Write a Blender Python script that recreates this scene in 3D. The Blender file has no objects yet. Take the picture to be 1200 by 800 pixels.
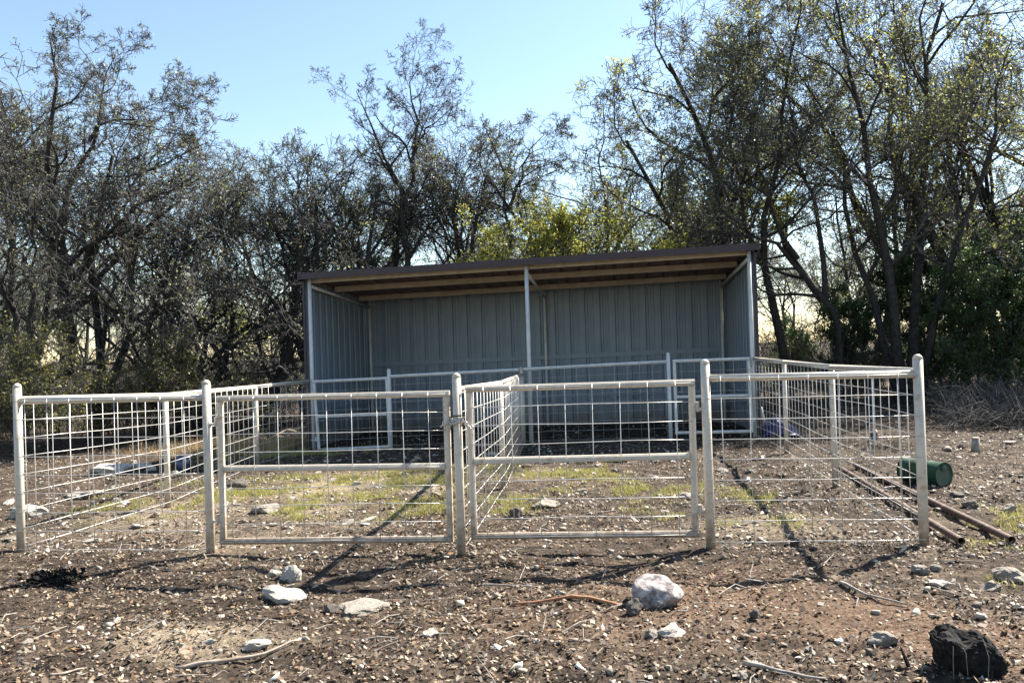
import bpy, bmesh, math, random
import numpy as np
from mathutils import Vector, Matrix

random.seed(7)
rng = np.random.default_rng(11)
scene = bpy.context.scene
col = scene.collection

# ------------------------------------------------------------------ camera
PITCH, ROLL, YAW, CAMH, CX, CY, FPX = 0.0083, 0.031, -0.131, 1.5637, 4.8588, -5.8352, 918.8
fwd0 = Vector((math.sin(YAW), math.cos(YAW), 0))
right0 = Vector((math.cos(YAW), -math.sin(YAW), 0))
fwd = fwd0 * math.cos(PITCH) + Vector((0, 0, 1)) * math.sin(PITCH)
up0 = Vector((0, 0, 1)) * math.cos(PITCH) - fwd0 * math.sin(PITCH)
camx = right0 * math.cos(ROLL) - up0 * math.sin(ROLL)
camy = right0 * math.sin(ROLL) + up0 * math.cos(ROLL)
CAM = Vector((CX, CY, CAMH))
cd = bpy.data.cameras.new('camera')
cam = bpy.data.objects.new('camera', cd)
col.objects.link(cam)
m = Matrix((camx, camy, -fwd)).transposed().to_4x4()
m.translation = CAM
cam.matrix_world = m
cd.sensor_width = 36.0
cd.lens = FPX * 36.0 / 1200.0
cd.clip_start = 0.05
cd.clip_end = 2000
scene.camera = cam

# ------------------------------------------------------------------ light
SUN_AZ = math.radians(45.0)      # clockwise from +Y
SUN_EL = math.radians(44.0)
world = bpy.data.worlds.new('World')
scene.world = world
world.use_nodes = True
wn = world.node_tree.nodes
wl = world.node_tree.links
sky = wn.new('ShaderNodeTexSky')
sky.sky_type = 'NISHITA'
sky.sun_disc = False
sky.sun_elevation = SUN_EL
sky.sun_rotation = SUN_AZ
sky.air_density = 1.15
sky.dust_density = 0.3
sky.ozone_density = 1.2
bg = wn['Background']
bg.inputs['Strength'].default_value = 0.065
wl.new(sky.outputs['Color'], bg.inputs['Color'])
sd = bpy.data.lights.new('sun', 'SUN')
sd.energy = 5.0
sd.angle = math.radians(0.53)
sd.color = (1.0, 0.94, 0.84)
sun = bpy.data.objects.new('sun', sd)
col.objects.link(sun)
sdir = Vector((math.sin(SUN_AZ) * math.cos(SUN_EL), math.cos(SUN_AZ) * math.cos(SUN_EL), math.sin(SUN_EL)))
sun.rotation_euler = sdir.to_track_quat('Z', 'Y').to_euler()
sun.location = (20, 20, 20)
scene.view_settings.view_transform = 'Standard'
scene.view_settings.look = 'None'
scene.view_settings.gamma = 1.0
scene.view_settings.exposure = 1.9
scene.render.engine = 'CYCLES'
scene.cycles.max_bounces = 6
scene.cycles.diffuse_bounces = 3
scene.cycles.glossy_bounces = 2
scene.cycles.transmission_bounces = 3
scene.cycles.use_denoising = True

# ------------------------------------------------------------------ noise and ground height
def vnoise(x, y, seed=0):
    x = np.asarray(x, float); y = np.asarray(y, float)
    xi = np.floor(x).astype(np.int64); yi = np.floor(y).astype(np.int64)
    fx = x - xi; fy = y - yi
    fx = fx * fx * (3 - 2 * fx); fy = fy * fy * (3 - 2 * fy)
    def h(a, b):
        n = (a * 374761393 + b * 668265263 + seed * 974634777) & 0xffffffff
        n = ((n ^ (n >> 13)) * 1274126177) & 0xffffffff
        return ((n ^ (n >> 16)) & 0xffff) / 65535.0
    a = h(xi, yi); b = h(xi + 1, yi); c = h(xi, yi + 1); d = h(xi + 1, yi + 1)
    return (a + (b - a) * fx) * (1 - fy) + (c + (d - c) * fx) * fy - 0.5

def gplane(x, y):
    return 0.0134 * np.clip(x, -12, 16) - 0.0088 * np.clip(y, -8, 14)

def gz(x, y):
    """ground height without the fine crumbs"""
    return gplane(x, y) + 0.05 * vnoise(np.asarray(x) * 0.35, np.asarray(y) * 0.35, 3) * 0.6

def gzf(x, y):
    x = np.asarray(x, float); y = np.asarray(y, float)
    fade = np.clip(1.3 - np.hypot(x - CX, y - CY) / 40.0, 0, 1)
    return gz(x, y) + fade * (0.045 * vnoise(x * 1.7, y * 1.7, 5) + 0.035 * vnoise(x * 5, y * 5, 6) + 0.028 * vnoise(x * 13, y * 13, 8))

def ray(px, py):
    d = fwd * FPX + camx * (px - 600) - camy * (py - 400)
    return d.normalized()

def pix(px, py):
    """the ground point under a photo pixel"""
    d = ray(px, py); t = 5.0
    for _ in range(40):
        p = CAM + d * t
        t += (p.z - float(gz(p.x, p.y))) / max(-d.z, 0.02) * 0.7
    p = CAM + d * t
    return Vector((p.x, p.y, float(gz(p.x, p.y))))

def far(px, dist):
    """the ground point at a column of the photo, at a distance"""
    d = ray(px, 405); d.z = 0; d.normalize()
    k = dist / d.dot(fwd0)
    x, y = CX + d.x * k, CY + d.y * k
    return Vector((x, y, float(gz(x, y))))

def onplane(px, py, a, b):
    """where a pixel's ray meets the upright plane through ground points a and b"""
    n = Vector((-(b.y - a.y), b.x - a.x, 0))
    d = ray(px, py)
    return CAM + d * ((a - CAM).dot(n) / d.dot(n))

def zat(py, p, px=None):
    """height of the upright line through p at photo row py"""
    lo, hi = -2.0, 30.0
    for _ in range(50):
        mz = (lo + hi) / 2
        q = Vector((p.x, p.y, mz)) - CAM
        v = 400 - FPX * q.dot(camy) / q.dot(fwd)
        if v > py: lo = mz
        else: hi = mz
    return lo

# ------------------------------------------------------------------ materials
def newmat(name):
    mt = bpy.data.materials.new(name)
    mt.use_nodes = True
    return mt, mt.node_tree.nodes, mt.node_tree.links, mt.node_tree.nodes['Principled BSDF']

def noise_node(n, l, scale, detail=4, rough=0.6, coord='Object'):
    tc = n.new('ShaderNodeTexCoord')
    t = n.new('ShaderNodeTexNoise')
    t.inputs['Scale'].default_value = scale
    t.inputs['Detail'].default_value = detail
    t.inputs['Roughness'].default_value = rough
    l.new(tc.outputs[coord], t.inputs['Vector'])
    return t

def ramp(n, l, src, stops):
    r = n.new('ShaderNodeValToRGB')
    e = r.color_ramp.elements
    while len(e) < len(stops): e.new(0.5)
    for el, (p, c) in zip(e, stops):
        el.position = p; el.color = (*c, 1)
    l.new(src, r.inputs['Fac'])
    return r

def bump(n, l, b, src, strength, dist=0.01):
    bp = n.new('ShaderNodeBump')
    bp.inputs['Strength'].default_value = strength
    bp.inputs['Distance'].default_value = dist
    l.new(src, bp.inputs['Height'])
    l.new(bp.outputs['Normal'], b.inputs['Normal'])

def mottled(name, c1, c2, scale, rough=0.6, metal=0.0, bmp=0.2, lo=0.35, hi=0.65, c3=None, spec=None):
    mt, n, l, b = newmat(name)
    t = noise_node(n, l, scale)
    stops = [(lo, c1), (hi, c2)]
    if c3: stops.append((min(hi + 0.12, 0.99), c3))
    r = ramp(n, l, t.outputs['Fac'], stops)
    l.new(r.outputs['Color'], b.inputs['Base Color'])
    b.inputs['Roughness'].default_value = rough
    b.inputs['Metallic'].default_value = metal
    if spec is not None: b.inputs['Specular IOR Level'].default_value = spec
    if bmp: bump(n, l, b, t.outputs['Fac'], bmp)
    return mt

def attr_mat(name, rough=0.8, translucent=0.0, spec=0.2, gain=1.0):
    mt, n, l, b = newmat(name)
    a = n.new('ShaderNodeAttribute'); a.attribute_name = 'tint'
    l.new(a.outputs['Color'], b.inputs['Base Color'])
    b.inputs['Roughness'].default_value = rough
    b.inputs['Specular IOR Level'].default_value = spec
    if translucent:
        out = n['Material Output']
        tr = n.new('ShaderNodeBsdfTranslucent')
        l.new(a.outputs['Color'], tr.inputs['Color'])
        mx = n.new('ShaderNodeMixShader'); mx.inputs['Fac'].default_value = translucent
        l.new(b.outputs['BSDF'], mx.inputs[1]); l.new(tr.outputs['BSDF'], mx.inputs[2])
        l.new(mx.outputs['Shader'], out.inputs['Surface'])
    return mt

MAT = {}
MAT['cream'] = mottled('cream_paint', (0.43, 0.378, 0.305), (0.55, 0.49, 0.405), 9, 0.45, 0, 0.12, 0.3, 0.55, (0.40, 0.30, 0.21))
def muddy(mt, top=0.32):
    n, l = mt.node_tree.nodes, mt.node_tree.links
    b = n['Principled BSDF']
    src = b.inputs['Base Color'].links[0].from_socket
    tc = n.new('ShaderNodeTexCoord'); sp = n.new('ShaderNodeSeparateXYZ'); l.new(tc.outputs['Object'], sp.inputs['Vector'])
    t = noise_node(n, l, 22, 6, 0.7)
    ad = n.new('ShaderNodeMath'); ad.operation = 'MULTIPLY_ADD'; ad.inputs[1].default_value = 0.9
    l.new(t.outputs['Fac'], ad.inputs[0]); l.new(sp.outputs['Z'], ad.inputs[2])
    r = ramp(n, l, ad.outputs['Value'], [(0.38, (0.85, 0.85, 0.85)), (0.40 + top, (0, 0, 0))])
    mx = n.new('ShaderNodeMixRGB'); mx.inputs['Color2'].default_value = (0.17, 0.12, 0.08, 1)
    l.new(r.outputs['Color'], mx.inputs['Fac']); l.new(src, mx.inputs['Color1']); l.new(mx.outputs['Color'], b.inputs['Base Color'])
muddy(MAT['cream'])
MAT['pipe_shade_grey'] = mottled('shade_greyed_paint', (0.50, 0.51, 0.50), (0.62, 0.63, 0.62), 7, 0.45, 0, 0.06)  # pale pipe paint greyed to colour in shed shade; also plain grey stake steel
MAT['wire'] = mottled('galvanised_wire', (0.46, 0.44, 0.41), (0.62, 0.60, 0.56), 20, 0.45, 0.35, 0)
MAT['trim'] = mottled('burgundy_trim', (0.022, 0.010, 0.016), (0.036, 0.016, 0.024), 5, 0.45, 0, 0.05)
MAT['roof'] = mottled('roof_sheet', (0.10, 0.055, 0.05), (0.15, 0.085, 0.075), 4, 0.5, 0, 0.05)
MAT['tan'] = mottled('tan_primer', (0.33, 0.285, 0.21), (0.43, 0.375, 0.29), 6, 0.6, 0, 0.05)
MAT['chain'] = mottled('chain_steel', (0.42, 0.41, 0.40), (0.62, 0.6, 0.58), 30, 0.35, 0.8, 0)
MAT['black_rubber'] = mottled('black_rubber', (0.012, 0.012, 0.015), (0.03, 0.03, 0.035), 12, 0.6, 0, 0.1)
MAT['rust'] = mottled('rusty_steel', (0.045, 0.028, 0.02), (0.11, 0.068, 0.048), 14, 0.75, 0.1, 0.25, 0.3, 0.6, (0.26, 0.18, 0.125))
MAT['dark'] = mottled('bore_shade', (0.01, 0.008, 0.006), (0.02, 0.015, 0.01), 10, 0.9, 0, 0)  # near-black that paints the shade inside hollow pipe ends
MAT['green_paint'] = mottled('green_drum_paint', (0.009, 0.034, 0.02), (0.015, 0.055, 0.03), 7, 0.72, 0, 0.12, 0.35, 0.55, (0.07, 0.07, 0.045), 0.2)
MAT['green_lid'] = mottled('green_lid_paint', (0.018, 0.05, 0.038), (0.035, 0.08, 0.055), 9, 0.5, 0, 0.12, 0.35, 0.6, (0.10, 0.09, 0.05))
MAT['blue'] = mottled('blue_tarp_sheet', (0.006, 0.010, 0.06), (0.010, 0.018, 0.12), 7, 0.4, 0, 0.2)
MAT['blue_bucket'] = mottled('blue_plastic', (0.03, 0.045, 0.10), (0.045, 0.065, 0.14), 12, 0.4, 0, 0.1)
MAT['white_plastic'] = mottled('white_plastic', (0.45, 0.44, 0.42), (0.6, 0.58, 0.56), 9, 0.5, 0, 0.05)
MAT['bark'] = mottled('bark', (0.022, 0.019, 0.017), (0.065, 0.058, 0.052), 14, 0.9, 0, 0.7, 0.3, 0.7, spec=0.15)
MAT['twig'] = mottled('twig_bark', (0.042, 0.039, 0.036), (0.13, 0.121, 0.112), 6, 0.85, 0, 0, spec=0.2)
MAT['leaf'] = attr_mat('leaf', 0.42, 0.55, 0.5)
MAT['litter'] = attr_mat('leaf_litter', 0.65, 0.12, 0.25)
MAT['pebble'] = attr_mat('pebble', 0.75, 0, 0.25)
MAT['grass'] = attr_mat('grass', 0.6, 0.35, 0.2)
MAT['char'] = mottled('charred_wood', (0.006, 0.006, 0.006), (0.022, 0.020, 0.019), 22, 0.85, 0, 0.9, 0.35, 0.6, (0.085, 0.065, 0.048), 0.1)
MAT['stick'] = mottled('weathered_stick', (0.20, 0.15, 0.11), (0.40, 0.33, 0.26), 18, 0.85, 0, 0.4)
MAT['stick_red'] = mottled('peeled_stick', (0.20, 0.09, 0.045), (0.33, 0.165, 0.08), 18, 0.8, 0, 0.4)
MAT['stick_grey'] = mottled('grey_stick', (0.16, 0.14, 0.12), (0.33, 0.30, 0.26), 18, 0.85, 0, 0.4)
MAT['cut_wood'] = mottled('cut_wood', (0.32, 0.25, 0.17), (0.45, 0.37, 0.27), 25, 0.8, 0, 0.3)

def wall_mat():
    mt, n, l, b = newmat('shed_sheet')
    t = noise_node(n, l, 2.2, 5)
    r = ramp(n, l, t.outputs['Fac'], [(0.3, (0.16, 0.215, 0.27)), (0.7, (0.205, 0.262, 0.32))])
    # dust and splash near the ground, and thin run marks
    tc = n.new('ShaderNodeTexCoord')
    mp = n.new('ShaderNodeMapping'); mp.inputs['Scale'].default_value = (9, 9, 0.7)
    l.new(tc.outputs['Object'], mp.inputs['Vector'])
    st = n.new('ShaderNodeTexNoise'); st.inputs['Scale'].default_value = 1.0; st.inputs['Detail'].default_value = 6
    l.new(mp.outputs['Vector'], st.inputs['Vector'])
    sr = ramp(n, l, st.outputs['Fac'], [(0.55, (0, 0, 0)), (0.8, (0.35, 0.35, 0.35))])
    mx = n.new('ShaderNodeMixRGB'); mx.inputs['Color2'].default_value = (0.17, 0.16, 0.14, 1)
    l.new(sr.outputs['Color'], mx.inputs['Fac']); l.new(r.outputs['Color'], mx.inputs['Color1'])
    sep = n.new('ShaderNodeSeparateXYZ'); l.new(tc.outputs['Object'], sep.inputs['Vector'])
    ad = n.new('ShaderNodeMath'); ad.operation = 'MULTIPLY_ADD'
    ad.inputs[1].default_value = 0.9; l.new(t.outputs['Fac'], ad.inputs[0]); l.new(sep.outputs['Z'], ad.inputs[2])
    dr = ramp(n, l, ad.outputs['Value'], [(0.50, (0.75, 0.75, 0.75)), (0.95, (0, 0, 0))])
    mx2 = n.new('ShaderNodeMixRGB'); mx2.inputs['Color2'].default_value = (0.11, 0.09, 0.07, 1)
    l.new(dr.outputs['Color'], mx2.inputs['Fac']); l.new(mx.outputs['Color'], mx2.inputs['Color1'])
    l.new(mx2.outputs['Color'], b.inputs['Base Color'])
    b.inputs['Roughness'].default_value = 0.42
    bump(n, l, b, t.outputs['Fac'], 0.05)
    return mt
MAT['wall'] = wall_mat()

def ground_mat():
    mt, n, l, b = newmat('soil')
    big = noise_node(n, l, 0.9, 6, 0.65)
    mid = noise_node(n, l, 7.0, 6, 0.7)
    fine = noise_node(n, l, 45.0, 5, 0.75)
    base = ramp(n, l, mid.outputs['Fac'], [(0.34, (0.022, 0.018, 0.015)), (0.54, (0.074, 0.057, 0.044)), (0.74, (0.19, 0.152, 0.115))])
    at = n.new('ShaderNodeAttribute'); at.attribute_name = 'tint'
    sep = n.new('ShaderNodeSeparateColor'); l.new(at.outputs['Color'], sep.inputs['Color'])
    def layer(prev, fac, color_ramp, noise_src):
        mul = n.new('ShaderNodeMath'); mul.operation = 'MULTIPLY_ADD'
        l.new(fac, mul.inputs[0]); mul.inputs[1].default_value = 1.6
        sub = n.new('ShaderNodeMath'); sub.operation = 'SUBTRACT'; sub.inputs[1].default_value = 0.75
        l.new(noise_src, sub.inputs[0]); l.new(sub.outputs['Value'], mul.inputs[2])
        mul.use_clamp = True
        mx = n.new('ShaderNodeMixRGB')
        l.new(mul.outputs['Value'], mx.inputs['Fac'])
        l.new(prev, mx.inputs['Color1']); l.new(color_ramp.outputs['Color'], mx.inputs['Color2'])
        return mx.outputs['Color']
    red = ramp(n, l, fine.outputs['Fac'], [(0.3, (0.10, 0.064, 0.043)), (0.7, (0.23, 0.155, 0.105))])
    pale = ramp(n, l, fine.outputs['Fac'], [(0.3, (0.27, 0.21, 0.14)), (0.7, (0.50, 0.43, 0.33))])
    green = ramp(n, l, fine.outputs['Fac'], [(0.3, (0.15, 0.125, 0.055)), (0.7, (0.36, 0.31, 0.16))])
    c = layer(base.outputs['Color'], sep.outputs['Red'], red, mid.outputs['Fac'])
    c = layer(c, sep.outputs['Green'], pale, big.outputs['Fac'])
    hb = n.new('ShaderNodeMath'); hb.operation = 'MULTIPLY'; hb.inputs[1].default_value = 0.4; l.new(sep.outputs['Blue'], hb.inputs[0])
    c = layer(c, hb.outputs['Value'], green, mid.outputs['Fac'])
    fr = ramp(n, l, fine.outputs['Fac'], [(0.32, (0.45, 0.42, 0.4)), (0.6, (1.15, 1.12, 1.08))])
    mm = n.new('ShaderNodeMixRGB'); mm.blend_type = 'MULTIPLY'; mm.inputs['Fac'].default_value = 1
    l.new(c, mm.inputs['Color1']); l.new(fr.outputs['Color'], mm.inputs['Color2'])
    l.new(mm.outputs['Color'], b.inputs['Base Color'])
    b.inputs['Roughness'].default_value = 0.95
    b.inputs['Specular IOR Level'].default_value = 0.1
    bump(n, l, b, fine.outputs['Fac'], 0.9, 0.02)
    return mt
MAT['ground'] = ground_mat()

def rock_mat(name, a, bb, cc, sc_=9):
    mt, n, l, b = newmat(name)
    t = noise_node(n, l, sc_, 8, 0.7)
    t2 = noise_node(n, l, 30, 6, 0.7)
    r = ramp(n, l, t.outputs['Fac'], [(0.34, a), (0.47, bb), (0.6, cc)])
    r2 = ramp(n, l, t2.outputs['Fac'], [(0.35, (0.55, 0.53, 0.52)), (0.6, (1.1, 1.1, 1.1))])
    mm = n.new('ShaderNodeMixRGB'); mm.blend_type = 'MULTIPLY'; mm.inputs['Fac'].default_value = 1
    l.new(r.outputs['Color'], mm.inputs['Color1']); l.new(r2.outputs['Color'], mm.inputs['Color2'])
    l.new(mm.outputs['Color'], b.inputs['Base Color'])
    b.inputs['Roughness'].default_value = 0.85
    bump(n, l, b, t2.outputs['Fac'], 0.8, 0.02)
    return mt
MAT['rock'] = rock_mat('limestone', (0.15, 0.12, 0.095), (0.30, 0.26, 0.21), (0.48, 0.43, 0.36))
MAT['rock_white'] = rock_mat('white_limestone', (0.30, 0.26, 0.21), (0.50, 0.46, 0.39), (0.66, 0.62, 0.55))
MAT['rock_pied'] = rock_mat('pied_limestone', (0.07, 0.055, 0.065), (0.26, 0.225, 0.22), (0.62, 0.58, 0.53), 2.6)
MAT['rock_dark'] = rock_mat('dark_fieldstone', (0.05, 0.04, 0.035), (0.11, 0.09, 0.075), (0.22, 0.19, 0.16))

# ------------------------------------------------------------------ building helpers
ORIGIN = {}
def link(o, parent=None):
    col.objects.link(o)
    if parent is not None: o.parent = parent
    return o

def tag(o, label, cat, group=None, kind=None):
    if label: o['label'] = label
    if cat: o['category'] = cat
    if group: o['group'] = group
    if kind: o['kind'] = kind
    return o

def thing(name, label, cat, loc, group=None):
    o = bpy.data.objects.new(name, None)
    o.empty_display_size = 0.1
    o.location = loc
    link(o)
    ORIGIN[o.name] = Vector(loc)
    return tag(o, label, cat, group)

class MB:
    def __init__(s): s.v = []; s.f = []
    def tube(s, pts, rad, sides=10, cap=True):
        pts = [Vector(p) for p in pts]
        if not isinstance(rad, (list, tuple)): rad = [rad] * len(pts)
        d0 = (pts[-1] - pts[0]).normalized()
        ref = Vector((0, 0, 1)) if abs(d0.z) < 0.9 else Vector((1, 0, 0))
        b0 = len(s.v); k = len(pts)
        for i, p in enumerate(pts):
            t = (pts[min(i + 1, k - 1)] - pts[max(i - 1, 0)]).normalized()
            a = t.cross(ref).normalized(); b = a.cross(t)
            for j in range(sides):
                an = 2 * math.pi * (j + 0.5) / sides
                s.v.append(p + (a * math.cos(an) + b * math.sin(an)) * rad[i])
        for i in range(k - 1):
            for j in range(sides):
                j2 = (j + 1) % sides
                s.f.append((b0 + i * sides + j, b0 + i * sides + j2, b0 + (i + 1) * sides + j2, b0 + (i + 1) * sides + j))
        if cap:
            s.f.append(tuple(b0 + j for j in range(sides))[::-1])
            s.f.append(tuple(b0 + (k - 1) * sides + j for j in range(sides)))
        return s
    def hexa(s, c):
        """c: 8 corners, 4 bottom then 4 top"""
        b = len(s.v); s.v += [Vector(x) for x in c]
        s.f += [(b + 3, b + 2, b + 1, b), (b + 4, b + 5, b + 6, b + 7)]
        s.f += [(b + i, b + (i + 1) % 4, b + 4 + (i + 1) % 4, b + 4 + i) for i in range(4)]
        return s
    def box(s, lo, hi):
        (a, b, c), (d, e, f) = lo, hi
        return s.hexa([(a, b, c), (d, b, c), (d, e, c), (a, e, c), (a, b, f), (d, b, f), (d, e, f), (a, e, f)])
    def build(s, name, mat, parent=None, smooth=False, shift=None):
        o = Vector((0, 0, 0))
        if parent is not None: o = ORIGIN[parent.name]
        elif shift is not None: o = Vector(shift)
        me = bpy.data.meshes.new(name)
        me.from_pydata([tuple(v - o) for v in s.v], [], s.f)
        me.materials.append(MAT[mat])
        if smooth:
            me.polygons.foreach_set('use_smooth', [len(p.vertices) <= 4 for p in me.polygons])
        ob = bpy.data.objects.new(name, me)
        link(ob, parent)
        if parent is None: ob.location = o
        ORIGIN[ob.name] = o
        return ob

def np_mesh(name, V, F, mat, tint=None, smooth=False):
    """V (n,3), F (m,k) all faces of one size"""
    me = bpy.data.meshes.new(name)
    V = np.ascontiguousarray(V, np.float32); F = np.ascontiguousarray(F, np.int32)
    me.vertices.add(len(V)); me.vertices.foreach_set('co', V.ravel())
    k = F.shape[1]
    me.loops.add(F.size); me.loops.foreach_set('vertex_index', F.ravel())
    me.polygons.add(len(F))
    me.polygons.foreach_set('loop_start', np.arange(0, F.size, k, dtype=np.int32))
    me.polygons.foreach_set('loop_total', np.full(len(F), k, np.int32))
    if smooth: me.polygons.foreach_set('use_smooth', np.ones(len(F), bool))
    for mm in (mat if isinstance(mat, (list, tuple)) else [mat]): me.materials.append(MAT[mm])
    if tint is not None:
        a = me.attributes.new('tint', 'FLOAT_COLOR', 'POINT')
        c = np.ones((len(V), 4), np.float32); c[:, :3] = tint
        a.data.foreach_set('color', c.ravel())
    me.update(calc_edges=True)
    return me

# ------------------------------------------------------------------ ground
def graded(a, b, step, far_lo, far_hi, n):
    mid = np.arange(a, b + 1e-6, step)
    g = np.linspace(0, 1, n + 1)[1:] ** 3
    lo = a - (step * np.arange(1, n + 1) + g * (a - far_lo)); hi = b + (step * np.arange(1, n + 1) + g * (far_hi - b))
    return np.concatenate([lo[::-1], mid, hi])

def soil_masks(x, y):
    def blob(cx, cy, rx, ry, s):
        d = np.hypot((x - cx) / rx, (y - cy) / ry) + 0.9 * vnoise(x * 1.1, y * 1.1, s) + 0.6 * vnoise(x * 3.1, y * 3.1, s + 1)
        return np.clip(1.25 - d, 0, 1)
    red = np.clip(blob(5.6, -0.9, 1.8, 0.7, 21) * 0.5 + blob(5.0, -1.7, 2.2, 0.5, 22) * 0.45 + blob(7.0, -2.2, 1.2, 0.8, 27) * 0.5, 0, 1) * 0.85
    pale = np.clip(blob(1.2, 1.6, 2.6, 1.9, 23) * 0.28 + blob(2.7, 3.8, 2.4, 1.2, 24) * 0.4 + blob(9.5, 1.2, 2.2, 2.2, 25) * 0.45 + blob(2.5, -1.85, 0.6, 0.3, 26) * 0.5
                   + blob(6.2, 0.6, 0.8, 0.8, 36) * 0.4 + blob(0.2, 1.2, 2.2, 2.2, 37) * 0.15, 0, 1)
    green = np.clip(blob(2.4, 3.6, 2.2, 0.9, 28) * 0.75 + blob(1.0, 2.6, 1.7, 1.1, 29) * 0.7 + blob(2.4, 1.5, 1.2, 0.5, 38) * 0.5 + blob(4.6, 2.2, 1.2, 1.0, 30) * 0.6 + blob(7.6, -0.6, 0.5, 1.2, 31) * 0.4 + blob(-0.5, 6.5, 1.6, 0.8, 32) * 0.7
                    + blob(6.2, 0.8, 0.6, 0.5, 33) * 0.5 + blob(9.0, 0.4, 1.2, 1.0, 35) * 0.35, 0, 1)
    return red, pale, green

gx = graded(-0.5, 9.5, 0.06, -420, 420, 70)
gy = graded(-4.6, 6.0, 0.055, -300, 500, 80)
XX, YY = np.meshgrid(gx, gy)
ZZ = gzf(XX, YY)
nx, ny = len(gx), len(gy)
idx = np.arange(nx * ny).reshape(ny, nx)
F = np.stack([idx[:-1, :-1], idx[:-1, 1:], idx[1:, 1:], idx[1:, :-1]], -1).reshape(-1, 4)
gr = np.stack(soil_masks(XX.ravel(), YY.ravel()), -1)
g_me = np_mesh('ground', np.stack([XX.ravel(), YY.ravel(), ZZ.ravel()], -1), F, 'ground', gr, True)
ground = link(bpy.data.objects.new('ground', g_me))
ground['kind'] = 'structure'

# ------------------------------------------------------------------ pen: posts from the photo
P = [pix(25, 648), pix(247, 648), pix(541, 648), pix(833, 640), pix(1083, 637)]
PT = [449, 445, 437, 421, 415]
L1, L2 = pix(197, 594), pix(302, 547)
R1, R2 = pix(979, 570), pix(922, 531)
M1 = pix(590, 574)
SF = 6.945                                   # shed front line
S_L, S_R = -0.30, 7.016
def sp(u, v): return Vector((u, v, float(gz(u, v))))
FL, FR = sp(S_L, SF), sp(S_R, SF)
A459, A612, A783 = (pix(460, 526), pix(615, 529), pix(786, 512))
for a in (A459, A612, A783):
    a.y = SF - 0.12; a.z = float(gz(a.x, a.y))
q = onplane(460, 500, FL, FR); A459.x = q.x
q = onplane(614, 500, FL, FR); A612.x = q.x
q = onplane(785, 500, FL, FR); A783.x = q.x

def post(parent, p, ztop, r, mat='cream', name='post'):
    mb = MB()
    zs = [p.z - 0.25, ztop - r, ztop - r * 0.62, ztop - r * 0.3, ztop - r * 0.08, ztop]
    rs = [r, r, r * 0.92, r * 0.7, r * 0.4, r * 0.08]
    mb.tube([(p.x, p.y, z) for z in zs[:2]], rs[:2], 14)
    o = mb.build(name, mat, parent, True)
    MB().tube([(p.x, p.y, z + 0.001) for z in zs[1:]], [q * 1.02 for q in rs[1:]], 14).build('cap', mat, o, True)
    return o

def rail(parent, a, b, r, mat='cream', name='top_rail', sides=12):
    return MB().tube([a, b], r, sides).build(name, mat, parent, True)

WIRE_R = 0.0031
def wires(parent, a, b, z0a, z1a, z0b, z1b, nh, step, off, start=0.1, mat='wire', r=WIRE_R, over=0.015):
    """woven stock panel between two uprights: a and b ground points; lower and upper height at each end"""
    d = Vector((b.x - a.x, b.y - a.y, 0)); Lg = d.length; d.normalize()
    nrm = Vector((d.y, -d.x, 0)) * off
    for i in range(nh):
        t = i / (nh - 1)
        za, zb = z0a + (z1a - z0a) * t, z0b + (z1b - z0b) * t
        pts = []
        for k in range(5):
            s = k / 4
            j = 0.006 if 0 < k < 4 else 0
            pts.append(Vector((a.x + d.x * Lg * s, a.y + d.y * Lg * s, za + (zb - za) * s + random.uniform(-j, j))) + nrm)
        MB().tube(pts, r, 5).build('wire', mat, parent, True)
    x = start
    while x < Lg - 0.03:
        s = x / Lg
        lo, hi = z0a + (z0b - z0a) * s, z1a + (z1b - z1a) * s
        p = Vector((a.x + d.x * x, a.y + d.y * x, 0)) + nrm * 1.12
        j = random.uniform(-0.006, 0.006)
        MB().tube([p + Vector((0, 0, lo - over)), p + Vector((d.x * j, d.y * j, (lo + hi) / 2)), p + Vector((0, 0, hi + over))], r, 5).build('wire', mat, parent, True)
        x += step

PR = 0.0335
# front left panel
t = thing('fence_panel', 'cream pipe fence panel with wire mesh at the left front corner', 'fence', P[0], 'front fence panels')
post(t, P[0], zat(PT[0], P[0]), PR); post(t, P[1], zat(PT[1], P[1]), PR)
za, zb = zat(470, P[0]), zat(465.5, P[1])
rail(t, (P[0].x, P[0].y, za), (P[1].x, P[1].y, zb), 0.0275)
wires(t, P[0], P[1], P[0].z + 0.04, za - 0.0, P[1].z + 0.04, zb - 0.0, 9, 0.203, 0.035)
RAIL0 = za
# front right panel
t = thing('fence_panel', 'cream pipe fence panel with wire mesh at the right front corner', 'fence', P[3], 'front fence panels')
post(t, P[3], zat(PT[3], P[3]), PR); post(t, P[4], zat(PT[4], P[4]), PR)
za, zb = zat(443, P[3]), zat(438, P[4])
rail(t, (P[3].x, P[3].y, za), (P[4].x, P[4].y, zb), 0.0275)
wires(t, P[3], P[4], P[3].z + 0.04, za, P[4].z + 0.04, zb, 9, 0.203, 0.035)
RAIL4 = zb

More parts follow.
